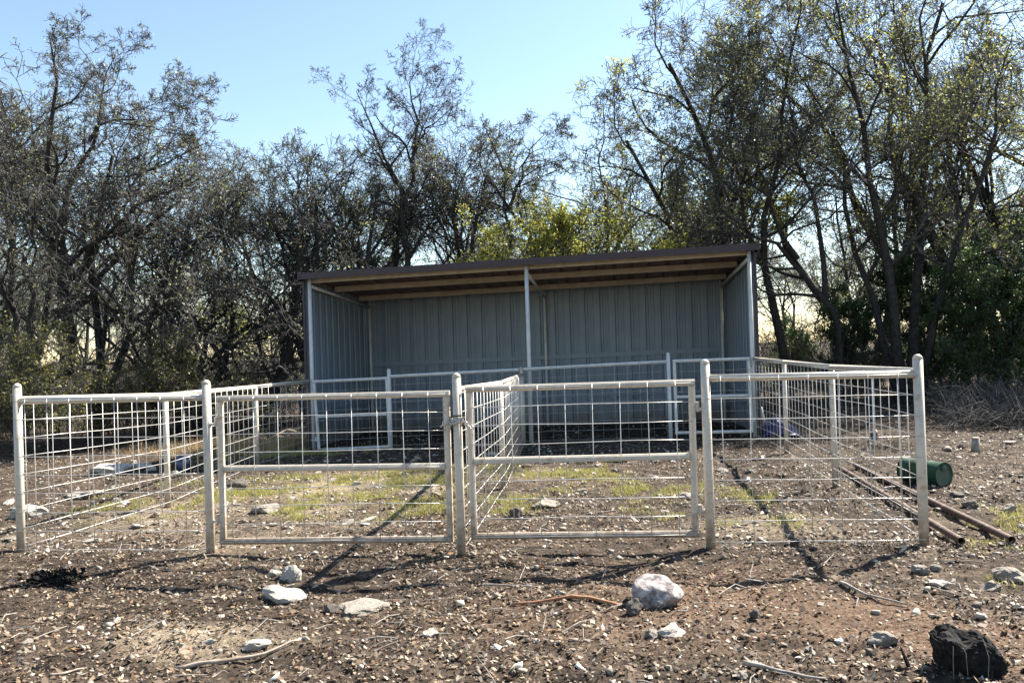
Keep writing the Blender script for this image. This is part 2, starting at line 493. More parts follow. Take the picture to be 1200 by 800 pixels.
# side and divider fences, receding to the shed
def side_fence(label, a, za, mids, b, zb, off, end_post=None, own_first=None):
    t = thing('side_fence', label, 'fence', a, 'fences running back to the shed')
    if own_first: post(t, a, own_first, PR)
    chain = [(a, za)] + mids + [(b, zb)]
    for p, z in mids: post(t, p, z, 0.030)
    for (p, z), (p2, z2) in zip(chain[:-1], chain[1:]):
        e = (p2 - p); e.z = 0; e.normalize()
        s = 0.0
        rail(t, (p.x + e.x * s, p.y + e.y * s, z), (p2.x, p2.y, z2), 0.0275)
        wires(t, p, p2, p.z + 0.06, z - 0.02, p2.z + 0.06, z2 - 0.02, 9, 0.203, off, 0.12, 'wire', 0.0031)
    if end_post: post(t, b, end_post, 0.030)
    return t
zL = zat(446, FL)
side_fence('long cream side fence with mesh on the left of the pen', P[0], RAIL0 + 0.015, [(L1, zat(463, L1)), (L2, zat(453, L2))], Vector((FL.x, FL.y - 0.08, FL.z)), zL, 0.035)
zR = zat(420, FR)
side_fence('long cream side fence with mesh on the right of the pen', P[4], RAIL4 + 0.015, [(R1, zat(430, R1)), (R2, zat(424, R2))], Vector((FR.x, FR.y - 0.08, FR.z)), zR, -0.035)
zc0, zc1 = zat(457, P[2]), zat(439, A612)
side_fence('cream divider fence with mesh down the middle of the pen', P[2], zc0, [(M1, zat(449, M1))], A612, zc1, 0.035, zat(430, A612), zat(PT[2], P[2]))

# gates
def gate(label, corners, a, b, mids, group, r, hinge_side, hinge_post, mat='cream', wire_step=0.2, nh=9, wirer=WIRE_R, name='gate'):
    """corners in photo pixels: TL, TR, BR, BL on the upright plane through a, b"""
    c = [onplane(*q, a, b) for q in corners]
    t = thing(name, label, 'gate', ((c[2] + c[3]) / 2), group)
    fwd_n = Vector((b.y - a.y, -(b.x - a.x), 0)).normalized()
    TL, TR, BR, BL = c
    def tube_sq(p, q2, nm, ext=0.0):
        d = (q2 - p).normalized(); side = fwd_n.cross(d).normalized()
        p = p - d * ext; q2 = q2 + d * ext
        k = r * 0.92; e = r * 0.45
        mb = MB(); ring = [(k, e), (e, k), (-e, k), (-k, e), (-k, -e), (-e, -k), (e, -k), (k, -e)]
        b0 = 0
        for pt in (p, q2):
            for (x, y) in ring: mb.v.append(pt + side * x + fwd_n * y)
        mb.f += [(i, (i + 1) % 8, 8 + (i + 1) % 8, 8 + i) for i in range(8)] + [tuple(range(7, -1, -1)), tuple(range(8, 16))]
        return mb.build(nm, mat, t)
    tube_sq(TL, TR, 'top_rail', r * 0.9); tube_sq(BL, BR, 'bottom_rail', r * 0.9)
    sd_ = (TL - BL).normalized()
    sl_ = tube_sq(BL + sd_ * r * 0.95, TL - sd_ * r * 0.95, 'stile'); sr_ = tube_sq(BR + sd_ * r * 0.95, TR - sd_ * r * 0.95, 'stile')
    m0, m1 = onplane(*mids[0], a, b), onplane(*mids[1], a, b)
    dd = (m1 - m0).normalized()
    tube_sq(m0 + dd * r, m1 - dd * r, 'middle_rail')
    if nh:
        wires(t, BL, BR, BL.z, TL.z, BR.z, TR.z, nh, wire_step, r * 1.08 + 0.002, wire_step * 0.5, 'wire', wirer)
    # hinges on the post side
    hp = hinge_post
    for zf in (0.16, 0.84):
        if hinge_side == 'l': s0 = BL.lerp(TL, zf)
        else: s0 = BR.lerp(TR, zf)
        pp = Vector((hp.x, hp.y, s0.z))
        dv = (pp - s0).normalized()
        mb = MB()
        mb.tube([s0 + Vector((0, 0, -0.035)) + dv * (r + 0.012), s0 + Vector((0, 0, 0.035)) + dv * (r + 0.012)], 0.016, 8)
        mb.tube([s0 + dv * r * 0.8 + Vector((0, 0, -0.02)), pp - dv * 0.03 + Vector((0, 0, -0.02))], 0.012, 6)
        mb.tube([s0 + dv * r * 0.8 + Vector((0, 0, 0.022)), s0 + dv * (r + 0.02) + Vector((0, 0, 0.022))], 0.012, 6)
        mb.build('hinge', mat, sl_ if hinge_side == 'l' else sr_)
    return t, c

gl, gcl = gate('cream mesh gate on the left, chained to the middle front post', [(258, 467), (523, 461), (528, 631), (262, 634)], P[1], P[2], [(260, 549), (526, 546)], 'front gates', 0.0255, 'l', P[1])
gr_, gcr = gate('cream mesh gate on the right, hinged beside the right front panel', [(549, 456), (810, 448), (815, 625), (556, 628)], P[2], P[3], [(552, 540), (812, 534)], 'front gates', 0.0255, 'r', P[3])
SA, SB = Vector((FL.x, SF - 0.12, FL.z)), Vector((FR.x, SF - 0.12, FR.z))
gate('narrow pale gate closing the left bay of the shed', [(368, 447), (453, 443), (457, 523), (374, 527)], SA, SB, [(371, 488), (455, 485)], 'shed bay gates', 0.026, 'l', Vector((FL.x, FL.y - .1, 0)), 'pipe_shade_grey', 0.2, 8, 0.0022)
gate('narrow pale gate closing the right bay of the shed', [(790, 423), (877, 420), (881, 505), (793, 507)], SA, SB, [(791, 465), (879, 463)], 'shed bay gates', 0.026, 'r', Vector((FR.x, FR.y - .1, 0)), 'pipe_shade_grey', 0.2, 8, 0.0022)

# rail panels across the shed front
t = thing('bay_panel', 'pale rail and mesh panel across the left shed bay', 'fence', A459, 'shed bay panels')
post(t, A459, zat(432, A459), 0.032, 'pipe_shade_grey')
za, zb = zat(441, A459), zat(433, A612)
rail(t, (A459.x, A459.y, za), (A612.x - 0.031, A612.y, zb), 0.028, 'pipe_shade_grey')
wires(t, A459, A612, A459.z + 0.06, za, A612.z + 0.06, zb, 9, 0.2, 0.034, 0.1, 'wire', 0.0022)
t = thing('bay_panel', 'pale rail and mesh panel across the right shed bay', 'fence', A783, 'shed bay panels')
post(t, A783, zat(413, A783), 0.032, 'pipe_shade_grey')
zb2 = zat(423.5, A783)
rail(t, (A612.x + 0.031, A612.y, zb + 0.005), (A783.x, A783.y, zb2), 0.028, 'pipe_shade_grey')
wires(t, A612, A783, A612.z + 0.06, zb, A783.z + 0.06, zb2, 9, 0.2, 0.034, 0.1, 'wire', 0.0022)

# chain holding both gates to the middle post
def torus_link(c, ax, nrm, Lh, Wh, r):
    side = ax.cross(nrm).normalized(); mb = MB(); n = 14; k = 6
    for i in range(n):
        a = 2 * math.pi * i / n
        ctr = c + ax * (Lh * math.cos(a)) + side * (Wh * math.sin(a))
        rad = (ax * (Wh * math.cos(a)) + side * (Lh * math.sin(a))).normalized()
        for j in range(k):
            b = 2 * math.pi * j / k
            mb.v.append(ctr + rad * (r * math.cos(b)) + nrm * (r * math.sin(b)))
    for i in range(n):
        for j in range(k):
            mb.f.append((i * k + j, ((i + 1) % n) * k + j, ((i + 1) % n) * k + (j + 1) % k, i * k + (j + 1) % k))
    return mb
fn = Vector((P[2].y - P[1].y, -(P[2].x - P[1].x), 0)).normalized()
if fn.y > 0: fn = -fn
ca = onplane(519, 499, P[1], P[2]) + fn * 0.048
cb = onplane(537, 492, P[1], P[2]) + fn * 0.062
cc = onplane(556, 500, P[2], P[3]) + fn * 0.048
ch = thing('chain', 'steel chain wrapped round the middle front post between the gates', 'chain', cb)
path = [ca, onplane(524, 493, P[1], P[2]) + fn * 0.05, onplane(530, 497, P[1], P[2]) + fn * 0.055, cb, onplane(544, 490, P[2], P[3]) + fn * 0.055, onplane(549, 497, P[2], P[3]) + fn * 0.05, cc]
k = 0
for a, b in zip(path[:-1], path[1:]):
    nseg = max(1, round((b - a).length / 0.024))
    for i in range(nseg):
        c = a.lerp(b, (i + 0.5) / nseg); ax = (b - a).normalized()
        nr = fn if k % 2 else fn.cross(ax).normalized()
        nr = (nr - ax * nr.dot(ax)).normalized()
        torus_link(c, ax, nr, 0.018, 0.011, 0.0042).build('link', 'chain', ch, True); k += 1
for dz in (-0.012, 0.012, 0.03):              # the loops round the post
    zc = cb.z + dz; mb = MB(); n = 26
    for i in range(n):
        a0 = 2 * math.pi * i / n
        rr = 0.047 + 0.005 * (i % 2)
        mb.tube([(P[2].x + rr * math.cos(a0), P[2].y + rr * math.sin(a0), zc + 0.006 * math.sin(a0 + dz * 90)),
                 (P[2].x + 0.049 * math.cos(a0 + 0.3), P[2].y + 0.049 * math.sin(a0 + 0.3), zc + 0.006 * math.sin(a0 + 0.3 + dz * 90))], 0.0055, 6)
    mb.build('chain_loop', 'rust' if dz > 0.02 else 'chain', ch, True)
mb = MB(); lk = onplane(541, 500, P[1], P[3]) + fn * 0.075
mb.box((lk.x - .02, lk.y - .01, lk.z - .045), (lk.x + .02, lk.y + .01, lk.z)).tube([lk + Vector((-.013, 0, 0)), lk + Vector((-.012, 0, .025)), lk + Vector((0, 0, .034)), lk + Vector((.012, 0, .025)), lk + Vector((.013, 0, 0))], .0045, 6)
mb.build('padlock', 'black_rubber', ch)

# ------------------------------------------------------------------ shed
SD = 3.173
shed = thing('open_shed', 'open-front grey metal shed with dark burgundy roof trim', 'shed', (3.36, SF, float(gz(3.36, SF))))
def tilt(u): return 0.020 * (u - S_L)
def deck(u, v): return 2.885 + tilt(u) - 0.064 * (v - SF)      # underside of roof sheet
ZB = lambda u, v: float(gz(u, v)) - 0.05
# ribbed sheets: profile along one axis, ribs standing outwards
RIB = [(0.0, 0), (0.045, 0), (0.062, 1), (0.098, 1), (0.115, 0), (0.1525, 0), (0.162, .18), (0.178, .18), (0.188, 0), (0.21, 0), (0.22, .18), (0.236, .18), (0.246, 0)]
def profile(width, gap=0.0):
    out = []
    n = max(1, int(math.ceil(width / 0.3048 - 1e-3)))
    for i in range(n):
        for s, h in RIB: out.append((i * 0.3048 + s, h))
    out.append((width, 0))
    out = [p for p in out if p[0] < width - 1e-4]
    return out + [(width, 0)]
def sheet(name, mat, parent, width, at, out, rib=0.032, thick=0.0022):
    """at(s, e) gives the point at distance s along the sheet, e = 0 bottom, 1 top"""
    pr = profile(width)
    mb = MB(); k = len(pr)
    for lay in (0, 1):
        for e in (0, 1):
            for s, h in pr: mb.v.append(Vector(at(s, e)) + out * (h * rib + lay * thick))
    I = lambda lay, e, i: (lay * 2 + e) * k + i
    for i in range(k - 1):
        mb.f.append((I(0, 0, i), I(0, 1, i), I(0, 1, i + 1), I(0, 0, i + 1)))
        mb.f.append((I(1, 0, i), I(1, 0, i + 1), I(1, 1, i + 1), I(1, 1, i)))
        for e in (0, 1): mb.f.append((I(0, e, i), I(0, e, i + 1), I(1, e, i + 1), I(1, e, i)))
    for i in (0, k - 1): mb.f.append((I(0, 0, i), I(0, 1, i), I(1, 1, i), I(1, 0, i)))
    return mb.build(name, mat, parent)
VB = SF + SD
PW = 0.9144
W = S_R - S_L
for i in range(9):                           # back wall
    u0 = S_L - 0.06 + i * PW; w = min(PW, S_R + 0.06 - u0)
    sheet('wall_sheet', 'wall', shed, w, lambda s, e, u0=u0: (u0 + s, VB + 0.05 + 0.003 * (i % 2), (deck(u0 + s, VB + .05) - 0.004) if e else ZB(u0 + s, VB)), Vector((0, 1, 0)))
for side, u, o in (('l', S_L - 0.05, -1), ('r', S_R + 0.05, 1)):
    v = SF - 0.02; i = 0
    while v < VB + 0.04:
        w = min(PW, VB + 0.045 - v)
        sheet('wall_sheet', 'wall', shed, w, lambda s, e, v0=v, u=u, i=i, o=o: (u + o * 0.003 * (i % 2), v0 + s, (deck(u, v0 + s) - 0.012) if e else ZB(u, v0 + s)), Vector((o, 0, 0)))
        v += PW; i += 1
for i in range(9):                           # roof
    u0 = S_L - 0.085 + i * PW; w = min(PW, S_R + 0.085 - u0)
    if w < 0.05: continue
    sheet('roof_sheet', 'roof', shed, w, lambda s, e, u0=u0, i=i: (u0 + s, (VB + 0.16) if e else (SF - 0.13), deck(u0 + s, (VB + .16) if e else (SF - .13)) + 0.002 * (i % 2)), Vector((0, 0, 1)), 0.032)
def cchannel(parent, a, b, h, d, mat, name):
    """C section from a to b (top corner line), opening to the back"""
    mb = MB(); th = 0.004
    def bar(y0, y1, z0, z1):
        mb.hexa([(a[0], a[1] + y0, a[2] - z1), (b[0], b[1] + y0, b[2] - z1), (b[0], b[1] + y1, b[2] - z1), (a[0], a[1] + y1, a[2] - z1),
                 (a[0], a[1] + y0, a[2] - z0), (b[0], b[1] + y0, b[2] - z0), (b[0], b[1] + y1, b[2] - z0), (a[0], a[1] + y1, a[2] - z0)])
    bar(0, th, 0, h); bar(th, d, 0, th); bar(th, d, h - th, h)
    return mb.build(name, mat, parent)
for v in (SF + 0.07, SF + 1.22, SF + 2.62):
    cchannel(shed, (S_L + .02, v, deck(S_L, v) - .004), (S_R - .02, v, deck(S_R, v) - .004), 0.10, 0.05, 'tan', 'purlin')
# front fascia and side trims
def fascia():
    mb = MB(); y0, y1 = SF - 0.165, SF - 0.135
    a, b = S_L - 0.10, S_R + 0.10
    zt = lambda u: deck(u, SF - .15) + 0.040
    zb_ = lambda u: deck(u, SF - .15) - 0.070
    mb.hexa([(a, y0, zb_(a)), (b, y0, zb_(b)), (b, y1, zb_(b)), (a, y1, zb_(a)), (a, y0, zt(a)), (b, y0, zt(b)), (b, y1, zt(b)), (a, y1, zt(a))])
    mb.hexa([(a, y1, zt(a) - .004), (b, y1, zt(b) - .004), (b, y1 + .10, zt(b) - .010), (a, y1 + .10, zt(a) - .010), (a, y1, zt(a)), (b, y1, zt(b)), (b, y1 + .10, zt(b) - .006), (a, y1 + .10, zt(a) - .006)])
    mb.build('fascia', 'trim', shed)
fascia()
for u0, u1 in ((S_L - 0.115, S_L - 0.09), (S_R + 0.09, S_R + 0.115)):
    v0, v1 = SF - 0.17, VB + 0.18
    MB().hexa([(u0, v0, deck(u0, v0) - .08), (u1, v0, deck(u1, v0) - .08), (u1, v1, deck(u1, v1) - .08), (u0, v1, deck(u0, v1) - .08),
               (u0, v0, deck(u0, v0) + .05), (u1, v0, deck(u1, v0) + .05), (u1, v1, deck(u1, v1) + .05), (u0, v1, deck(u0, v1) + .05)]).build('rake_trim', 'trim', shed)
for u, o in ((S_L, -1), (S_R, 1)):           # corner trims
    ua, ub = sorted((u + o * 0.046, u + o * 0.076))
    zt = deck(u, SF) - 0.075
    MB().box((ua, SF - 0.055, ZB(u, SF)), (ub, SF - 0.030, zt)).box((ub if o > 0 else ua - 0.004, SF - 0.055, ZB(u, SF)), (ub + 0.004 if o > 0 else ua, SF + 0.06, zt)).build('corner_trim', 'trim', shed)
# posts
UM = onplane(620, 420, FL, FR).x
for u, mat in ((S_L + 0.03, 'pipe_shade_grey'), (UM, 'pipe_shade_grey'), (S_R - 0.02, 'pipe_shade_grey')):
    z1 = deck(u, SF) - 0.02
    MB().tube([(u, SF - 0.005, ZB(u, SF) - .2), (u, SF - 0.005, z1)], 0.034, 14).build('front_post', mat, shed, True)
    z2 = deck(u, VB) - 0.03
    ur = u + (0.03 if u < 0 else (-0.03 if u > 6 else 0))
    MB().tube([(ur, VB - 0.02, ZB(u, VB) - .2), (ur, VB - 0.02, z2)], 0.030, 12).build('back_post', mat, shed, True)
    MB().tube([(u, SF + 0.03, deck(u, SF) - .165), (ur, VB - 0.05, deck(u, VB) - .165)], 0.028, 12).build('rafter', mat, shed, True)
# wall rails inside
for zz in (0.42, 0.56, 1.35):
    mb = MB(); h = 0.05 if zz < 1 else 0.09
    mb.hexa([(S_L + .06, VB + 0.012, zz + gplane(S_L, VB)), (S_R - .06, VB + 0.012, zz + gplane(S_R, VB)), (S_R - .06, VB + 0.046, zz + gplane(S_R, VB)), (S_L + .06, VB + 0.046, zz + gplane(S_L, VB)),
             (S_L + .06, VB + 0.012, zz + h + gplane(S_L, VB)), (S_R - .06, VB + 0.012, zz + h + gplane(S_R, VB)), (S_R - .06, VB + 0.046, zz + h + gplane(S_R, VB)), (S_L + .06, VB + 0.046, zz + h + gplane(S_L, VB))])
    mb.build('wall_rail', 'wall', shed)
    for u, o in ((S_L - 0.046, 1), (S_R + 0.046, -1)):
        a, b = sorted((u, u + o * 0.03))
        if zz > 1: continue
        MB().box((a, SF + 0.06, zz + gplane(u, SF)), (b, VB - 0.03, zz + h + gplane(u, SF))).build('wall_rail', 'wall', shed)

# ------------------------------------------------------------------ trees
def polys_to_mesh(groups):
    """groups: list of (points (n,k,3), radii (n,k), sides) -> verts, quads"""
    Vs, Fs, base = [], [], 0
    for Pn, Rn, sides in groups:
        n, k, _ = Pn.shape
        T = np.empty_like(Pn)
        T[:, 1:-1] = Pn[:, 2:] - Pn[:, :-2] if k > 2 else T[:, 1:-1]
        T[:, 0] = Pn[:, 1] - Pn[:, 0]; T[:, -1] = Pn[:, -1] - Pn[:, -2]
        T /= np.linalg.norm(T, axis=2, keepdims=True) + 1e-9
        d = Pn[:, -1] - Pn[:, 0]; d /= np.linalg.norm(d, axis=1, keepdims=True) + 1e-9
        ref = np.where(np.abs(d[:, 2:3]) < 0.8, np.array([[0, 0, 1.0]]), np.array([[1.0, 0, 0]]))[:, None, :]
        A = np.cross(T, np.broadcast_to(ref, T.shape)); A /= np.linalg.norm(A, axis=2, keepdims=True) + 1e-9
        B = np.cross(A, T)
        an = 2 * np.pi * np.arange(sides) / sides
        V = Pn[:, :, None, :] + Rn[:, :, None, None] * (A[:, :, None, :] * np.cos(an)[None, None, :, None] + B[:, :, None, :] * np.sin(an)[None, None, :, None])
        Vs.append(V.reshape(-1, 3))
        i = np.arange(n)[:, None, None] * (k * sides) + np.arange(k - 1)[None, :, None] * sides
        j = np.arange(sides)[None, None, :]; j2 = (j + 1) % sides
        Q = np.stack([i + j, i + j2, i + sides + j2, i + sides + j], -1).reshape(-1, 4) + base
        Fs.append(Q); base += n * k * sides
    return np.concatenate(Vs), np.concatenate(Fs)

def rand_perp(d, R):
    while True:
        v = Vector((R.uniform(-1, 1), R.uniform(-1, 1), R.uniform(-1, 1)))
        v = v - d * v.dot(d)
        if v.length > 0.1: return v.normalized()

def grow(seed, H, spec, stems=None):
    """a branching skeleton: list per level of (points, radii)"""
    R = random.Random(seed)
    out = [[] for _ in range(5)]
    S = dict(trunks=1, trunk_len=0.5, r0=0.017, wig=(0.20, 0.31, 0.31, 0.27, 0.24), trop=(0.05, 0.045, 0.02, 0.01, 0.0),
             ratio=(0, 0.85, 0.52, 0.52, 0.5), n=(9, 8, 7, 6), ang=(0, 48, 54, 56, 56), first=0.35, spread=0.2, npts=(9, 7, 5, 4, 3), minr=0.0044, len1=0.45)
    S.update(spec)
    def walk(p, d, L, r, lv):
        k = S['npts'][lv]; pts = [p.copy()]; rs = [r]
        for i in range(1, k):
            d = d + Vector((R.gauss(0, 1), R.gauss(0, 1), R.gauss(0, 1))) * S['wig'][lv] * 0.8 + Vector((0, 0, S['trop'][lv] * 2))
            d.normalize(); p = p + d * (L / (k - 1))
            if p.z < 0.25: p.z = 0.25
            pts.append(p.copy()); rs.append(max(S['minr'], r * (1 - (0.72 if lv < 4 else 0.4) * i / (k - 1))))
        return pts, rs
    def kids(pts, rs, L, lv):
        if lv >= 4: return
        nch = S['n'][lv]; nch = max(2, int(nch * R.uniform(0.75, 1.25)))
        f0 = S['first'] if lv == 0 else 0.18
        for c in range(nch):
            tpar = f0 + (1 - f0) * ((c + R.random()) / nch) ** 0.9
            x = min(tpar, 0.999) * (len(pts) - 1); i = int(x); fr = x - i
            p = pts[i].lerp(pts[i + 1], fr); r = rs[i] + (rs[i + 1] - rs[i]) * fr
            d = (pts[i + 1] - pts[i]).normalized()
            a = math.radians(S['ang'][lv + 1] * R.uniform(0.55, 1.35))
            pd = rand_perp(d, R)
            nd = d * math.cos(a) + pd * math.sin(a)
            if lv == 0: cl = H * S['len1'] * R.uniform(0.65, 1.15) * (1.0 - 0.45 * max(0, tpar - 0.5))
            else: cl = L * S['ratio'][lv + 1] * R.uniform(0.6, 1.3) * (1.1 - 0.5 * tpar)
            cr = max(S['minr'], r * R.uniform(0.5, 0.75))
            if lv + 1 == 4: cl = min(cl, 0.34); cr = S['minr'] * R.uniform(0.9, 1.3)
            if lv + 1 == 3: cr = min(cr, 0.012)
            q, qs = walk(p, nd, cl, cr, lv + 1)
            out[lv + 1].append((q, qs)); kids(q, qs, cl, lv + 1)
    if stems is None:
        stems = []
        for s in range(S['trunks']):
            a = R.uniform(0, 6.28) + s * 6.28 / S['trunks']
            d = Vector((math.cos(a) * S['spread'], math.sin(a) * S['spread'], 1)).normalized()
            p = Vector((math.cos(a) * 0.12, math.sin(a) * 0.12, -0.15)) if S['trunks'] > 1 else Vector((0, 0, -0.15))
            stems.append(walk(p, d, H * S['trunk_len'] * R.uniform(0.9, 1.1), H * S['r0'] * (1 if S['trunks'] == 1 else R.uniform(0.6, 0.85)), 0))
    for pts, rs in stems:
        out[0].append((pts, rs))
        L = sum((b - a).length for a, b in zip(pts[:-1], pts[1:]))
        kids(pts, rs, L, 0)
    return out

def tubes(levels, sides):
    groups = []
    for br, s in zip(levels, sides):
        by = {}
        for pts, rs in br: by.setdefault(len(pts), []).append((pts, rs))
        for k, lst in by.items():
            groups.append((np.array([[tuple(v) for v in p] for p, _ in lst], float), np.array([r for _, r in lst], float), s))
    return polys_to_mesh(groups)

def leaf_quads(C, size, R, palette, flat=0.0):
    n = len(C)
    a = R.normal(size=(n, 3)); a /= np.linalg.norm(a, axis=1, keepdims=True)
    b = R.normal(size=(n, 3)); b[:, 2] *= (1 - flat); b -= a * (a * b).sum(1, keepdims=True); b /= np.linalg.norm(b, axis=1, keepdims=True) + 1e-9
    s = size * R.uniform(0.6, 1.3, (n, 1))
    V = np.stack([C - a * s * 0.5, C + b * s * 0.28, C + a * s * 0.5, C - b * s * 0.28], 1)
    pal = np.array(palette); c = pal[R.integers(0, len(pal), n)] * R.uniform(0.7, 1.3, (n, 1))
    return V.reshape(-1, 3), np.arange(n * 4).reshape(-1, 4), np.repeat(c, 4, 0)

def make_tree_mesh(key, seed, H, spec, leaves_per, leaf_size, palette, stems=None, lv_leaf=(3, 4), clump=0.05, patch=0.0):
    lv = grow(seed, H, spec, stems)
    V, F = tubes(lv[:2], (9, 6))
    trunk = np_mesh(key + '_trunk', V, F, 'bark', None, True)
    V, F = tubes(lv[2:], (4, 3, 3))
    Rn = np.random.default_rng(seed)
    C = []
    ph = Rn.uniform(0, 50)
    for L in lv_leaf:
        for pts, rs in lv[L]:
            m_ = leaves_per * (1 if L == 4 else 0.5)
            if patch:
                q = pts[-1]
                w = float(vnoise(q.x * 0.9 + ph + q.y * 0.4, q.z * 0.9 + ph, seed)) + 0.5
                m_ *= max(0.0, (w - patch) * 3.0)
            n = int(m_) + (Rn.random() < m_ % 1)
            for _ in range(n):
                tt = Rn.uniform(0.35, 1.05) * (len(pts) - 1); i = min(int(tt), len(pts) - 2)
                C.append(tuple(pts[i].lerp(pts[i + 1], tt - i)))
    mats = ['twig', 'leaf']
    tint = np.ones((len(V), 3)) * 0.1
    nq = len(F)
    if C:
        C = np.array(C) + Rn.normal(0, clump, (len(C), 3))
        LV, LF, LC = leaf_quads(C, leaf_size, Rn, palette)
        F = np.concatenate([F, LF + len(V)]); V = np.concatenate([V, LV]); tint = np.concatenate([tint, LC])
    crown = np_mesh(key + '_crown', V, F, mats, tint, False)
    mi = np.zeros(len(F), np.int32); mi[nq:] = 1
    crown.polygons.foreach_set('material_index', mi)
    top = float(np.percentile(V[:, 2], 99.75)); mid = V[V[:, 2] > top * 0.35].mean(0)
    return trunk, crown, top, mid

BUD = [(0.24, 0.26, 0.12), (0.34, 0.34, 0.17), (0.14, 0.16, 0.06), (0.28, 0.27, 0.15)]
YEL = [(0.46, 0.45, 0.08), (0.36, 0.40, 0.08), (0.50, 0.43, 0.10), (0.28, 0.32, 0.07)]
DRK = [(0.045, 0.07, 0.025), (0.07, 0.09, 0.035), (0.10, 0.11, 0.05), (0.14, 0.13, 0.07)]
CED = [(0.035, 0.075, 0.025), (0.055, 0.10, 0.03), (0.08, 0.12, 0.035)]
LIM = [(0.26, 0.28, 0.08), (0.34, 0.34, 0.11), (0.18, 0.20, 0.06)]
SHR = [(0.20, 0.20, 0.05), (0.10, 0.11, 0.035), (0.28, 0.25, 0.07), (0.07, 0.075, 0.03)]
PROTO = {
    'a': make_tree_mesh('spreading', 3, 9.0, dict(n=(13, 9, 8, 8), trunk_len=0.62, first=0.22, len1=0.46, ang=(0, 50, 48, 50, 50)), 0.45, 0.045, BUD),
    'b': make_tree_mesh('tall_bare', 8, 9.0, dict(n=(12, 9, 8, 8), trunk_len=0.8, first=0.3, len1=0.34, ang=(0, 42, 52, 55, 55), trop=(0.03, 0.06, 0.03, 0.01, 0)), 0.25, 0.045, BUD),
    'c': make_tree_mesh('forked', 14, 7.0, dict(trunks=2, spread=0.22, n=(9, 9, 7, 7), trunk_len=0.62, first=0.25, len1=0.40), 0.45, 0.045, BUD + LIM),
    'd': make_tree_mesh('budding', 21, 7.0, dict(trunks=2, spread=0.18, n=(9, 8, 7, 7), trunk_len=0.66, first=0.3, len1=0.38), 2.4, 0.06, YEL, patch=0.2),
    'e': make_tree_mesh('scrub_oak', 33, 6.0, dict(trunks=3, spread=0.35, n=(7, 8, 7, 5), trunk_len=0.62, first=0.2, len1=0.42, wig=(0.22, 0.32, 0.31, 0.27, 0.24)), 0.6, 0.05, DRK + BUD),
    'f': make_tree_mesh('slender', 41, 8.0, dict(trunks=2, spread=0.12, n=(12, 8, 7, 7), trunk_len=0.86, first=0.2, len1=0.26, ang=(0, 42, 52, 55, 55), trop=(0.03, 0.06, 0.03, 0.01, 0)), 0.8, 0.055, BUD + LIM, patch=0.2),
    'g': make_tree_mesh('crooked', 131, 10.0, dict(trunks=3, spread=0.42, n=(9, 9, 7, 7), trunk_len=0.72, first=0.22, len1=0.36, wig=(0.24, 0.34, 0.31, 0.27, 0.24), trop=(0.06, 0.05, 0.03, 0.01, 0)), 0.9, 0.05, LIM + YEL + BUD, patch=0.1),
    'j': make_tree_mesh('cedar', 52, 4.6, dict(trunks=2, spread=0.12, r0=0.014, n=(18, 8, 6, 4), trunk_len=0.85, first=0.06, len1=0.26, ang=(0, 62, 45, 45, 45), trop=(0.03, 0.05, 0.03, 0.02, 0)), 4.2, 0.065, CED, clump=0.06),
    's': make_tree_mesh('shrub', 63, 2.4, dict(trunks=5, spread=0.45, r0=0.010, n=(8, 7, 6, 5), trunk_len=0.7, first=0.15, len1=0.40, minr=0.003), 1.1, 0.045, SHR, clump=0.04),
}
TRUNKM, CROWNM = 0, 1
def place_tree(key, pos, H, rz, name, label, cat='tree', group=None, scale_xy=1.0):
    tr, cr, h0, mid = PROTO[key]
    t = thing(name, label, cat, pos, group)
    s = H / h0
    cz, sz = math.cos(rz), math.sin(rz)
    t.location = (pos.x - 0.8 * s * scale_xy * (mid[0] * cz - mid[1] * sz), pos.y - 0.8 * s * scale_xy * (mid[0] * sz + mid[1] * cz), pos.z)
    t.rotation_euler = (random.uniform(-.04, .04), random.uniform(-.04, .04), rz)
    t.scale = (s * scale_xy, s * scale_xy, s)
    for nm, me in (('trunk', tr), ('crown', cr)):
        o = bpy.data.objects.new(nm, me); link(o, t)
    return t

def height_for(pos, ytop):
    return max(1.5, zat(ytop, pos) - pos.z)

NAMES = {'a': ('spreading_tree', 'spreading bare grey tree'), 'b': ('bare_tree', 'tall leafless tree'), 'c': ('forked_tree', 'forked grey tree with sparse buds'),
         'd': ('budding_tree', 'tree with fresh yellow-green leaves'), 'e': ('scrub_oak', 'low many-stemmed dark scrub oak'), 'f': ('slender_tree', 'slender upright tree with few small leaves'),
         'j': ('cedar_tree', 'dense dark green cedar'), 'g': ('crooked_tree', 'crooked spreading tree with pale new leaves'), 's': ('leafy_shrub', 'low yellow-green leafy shrub')}
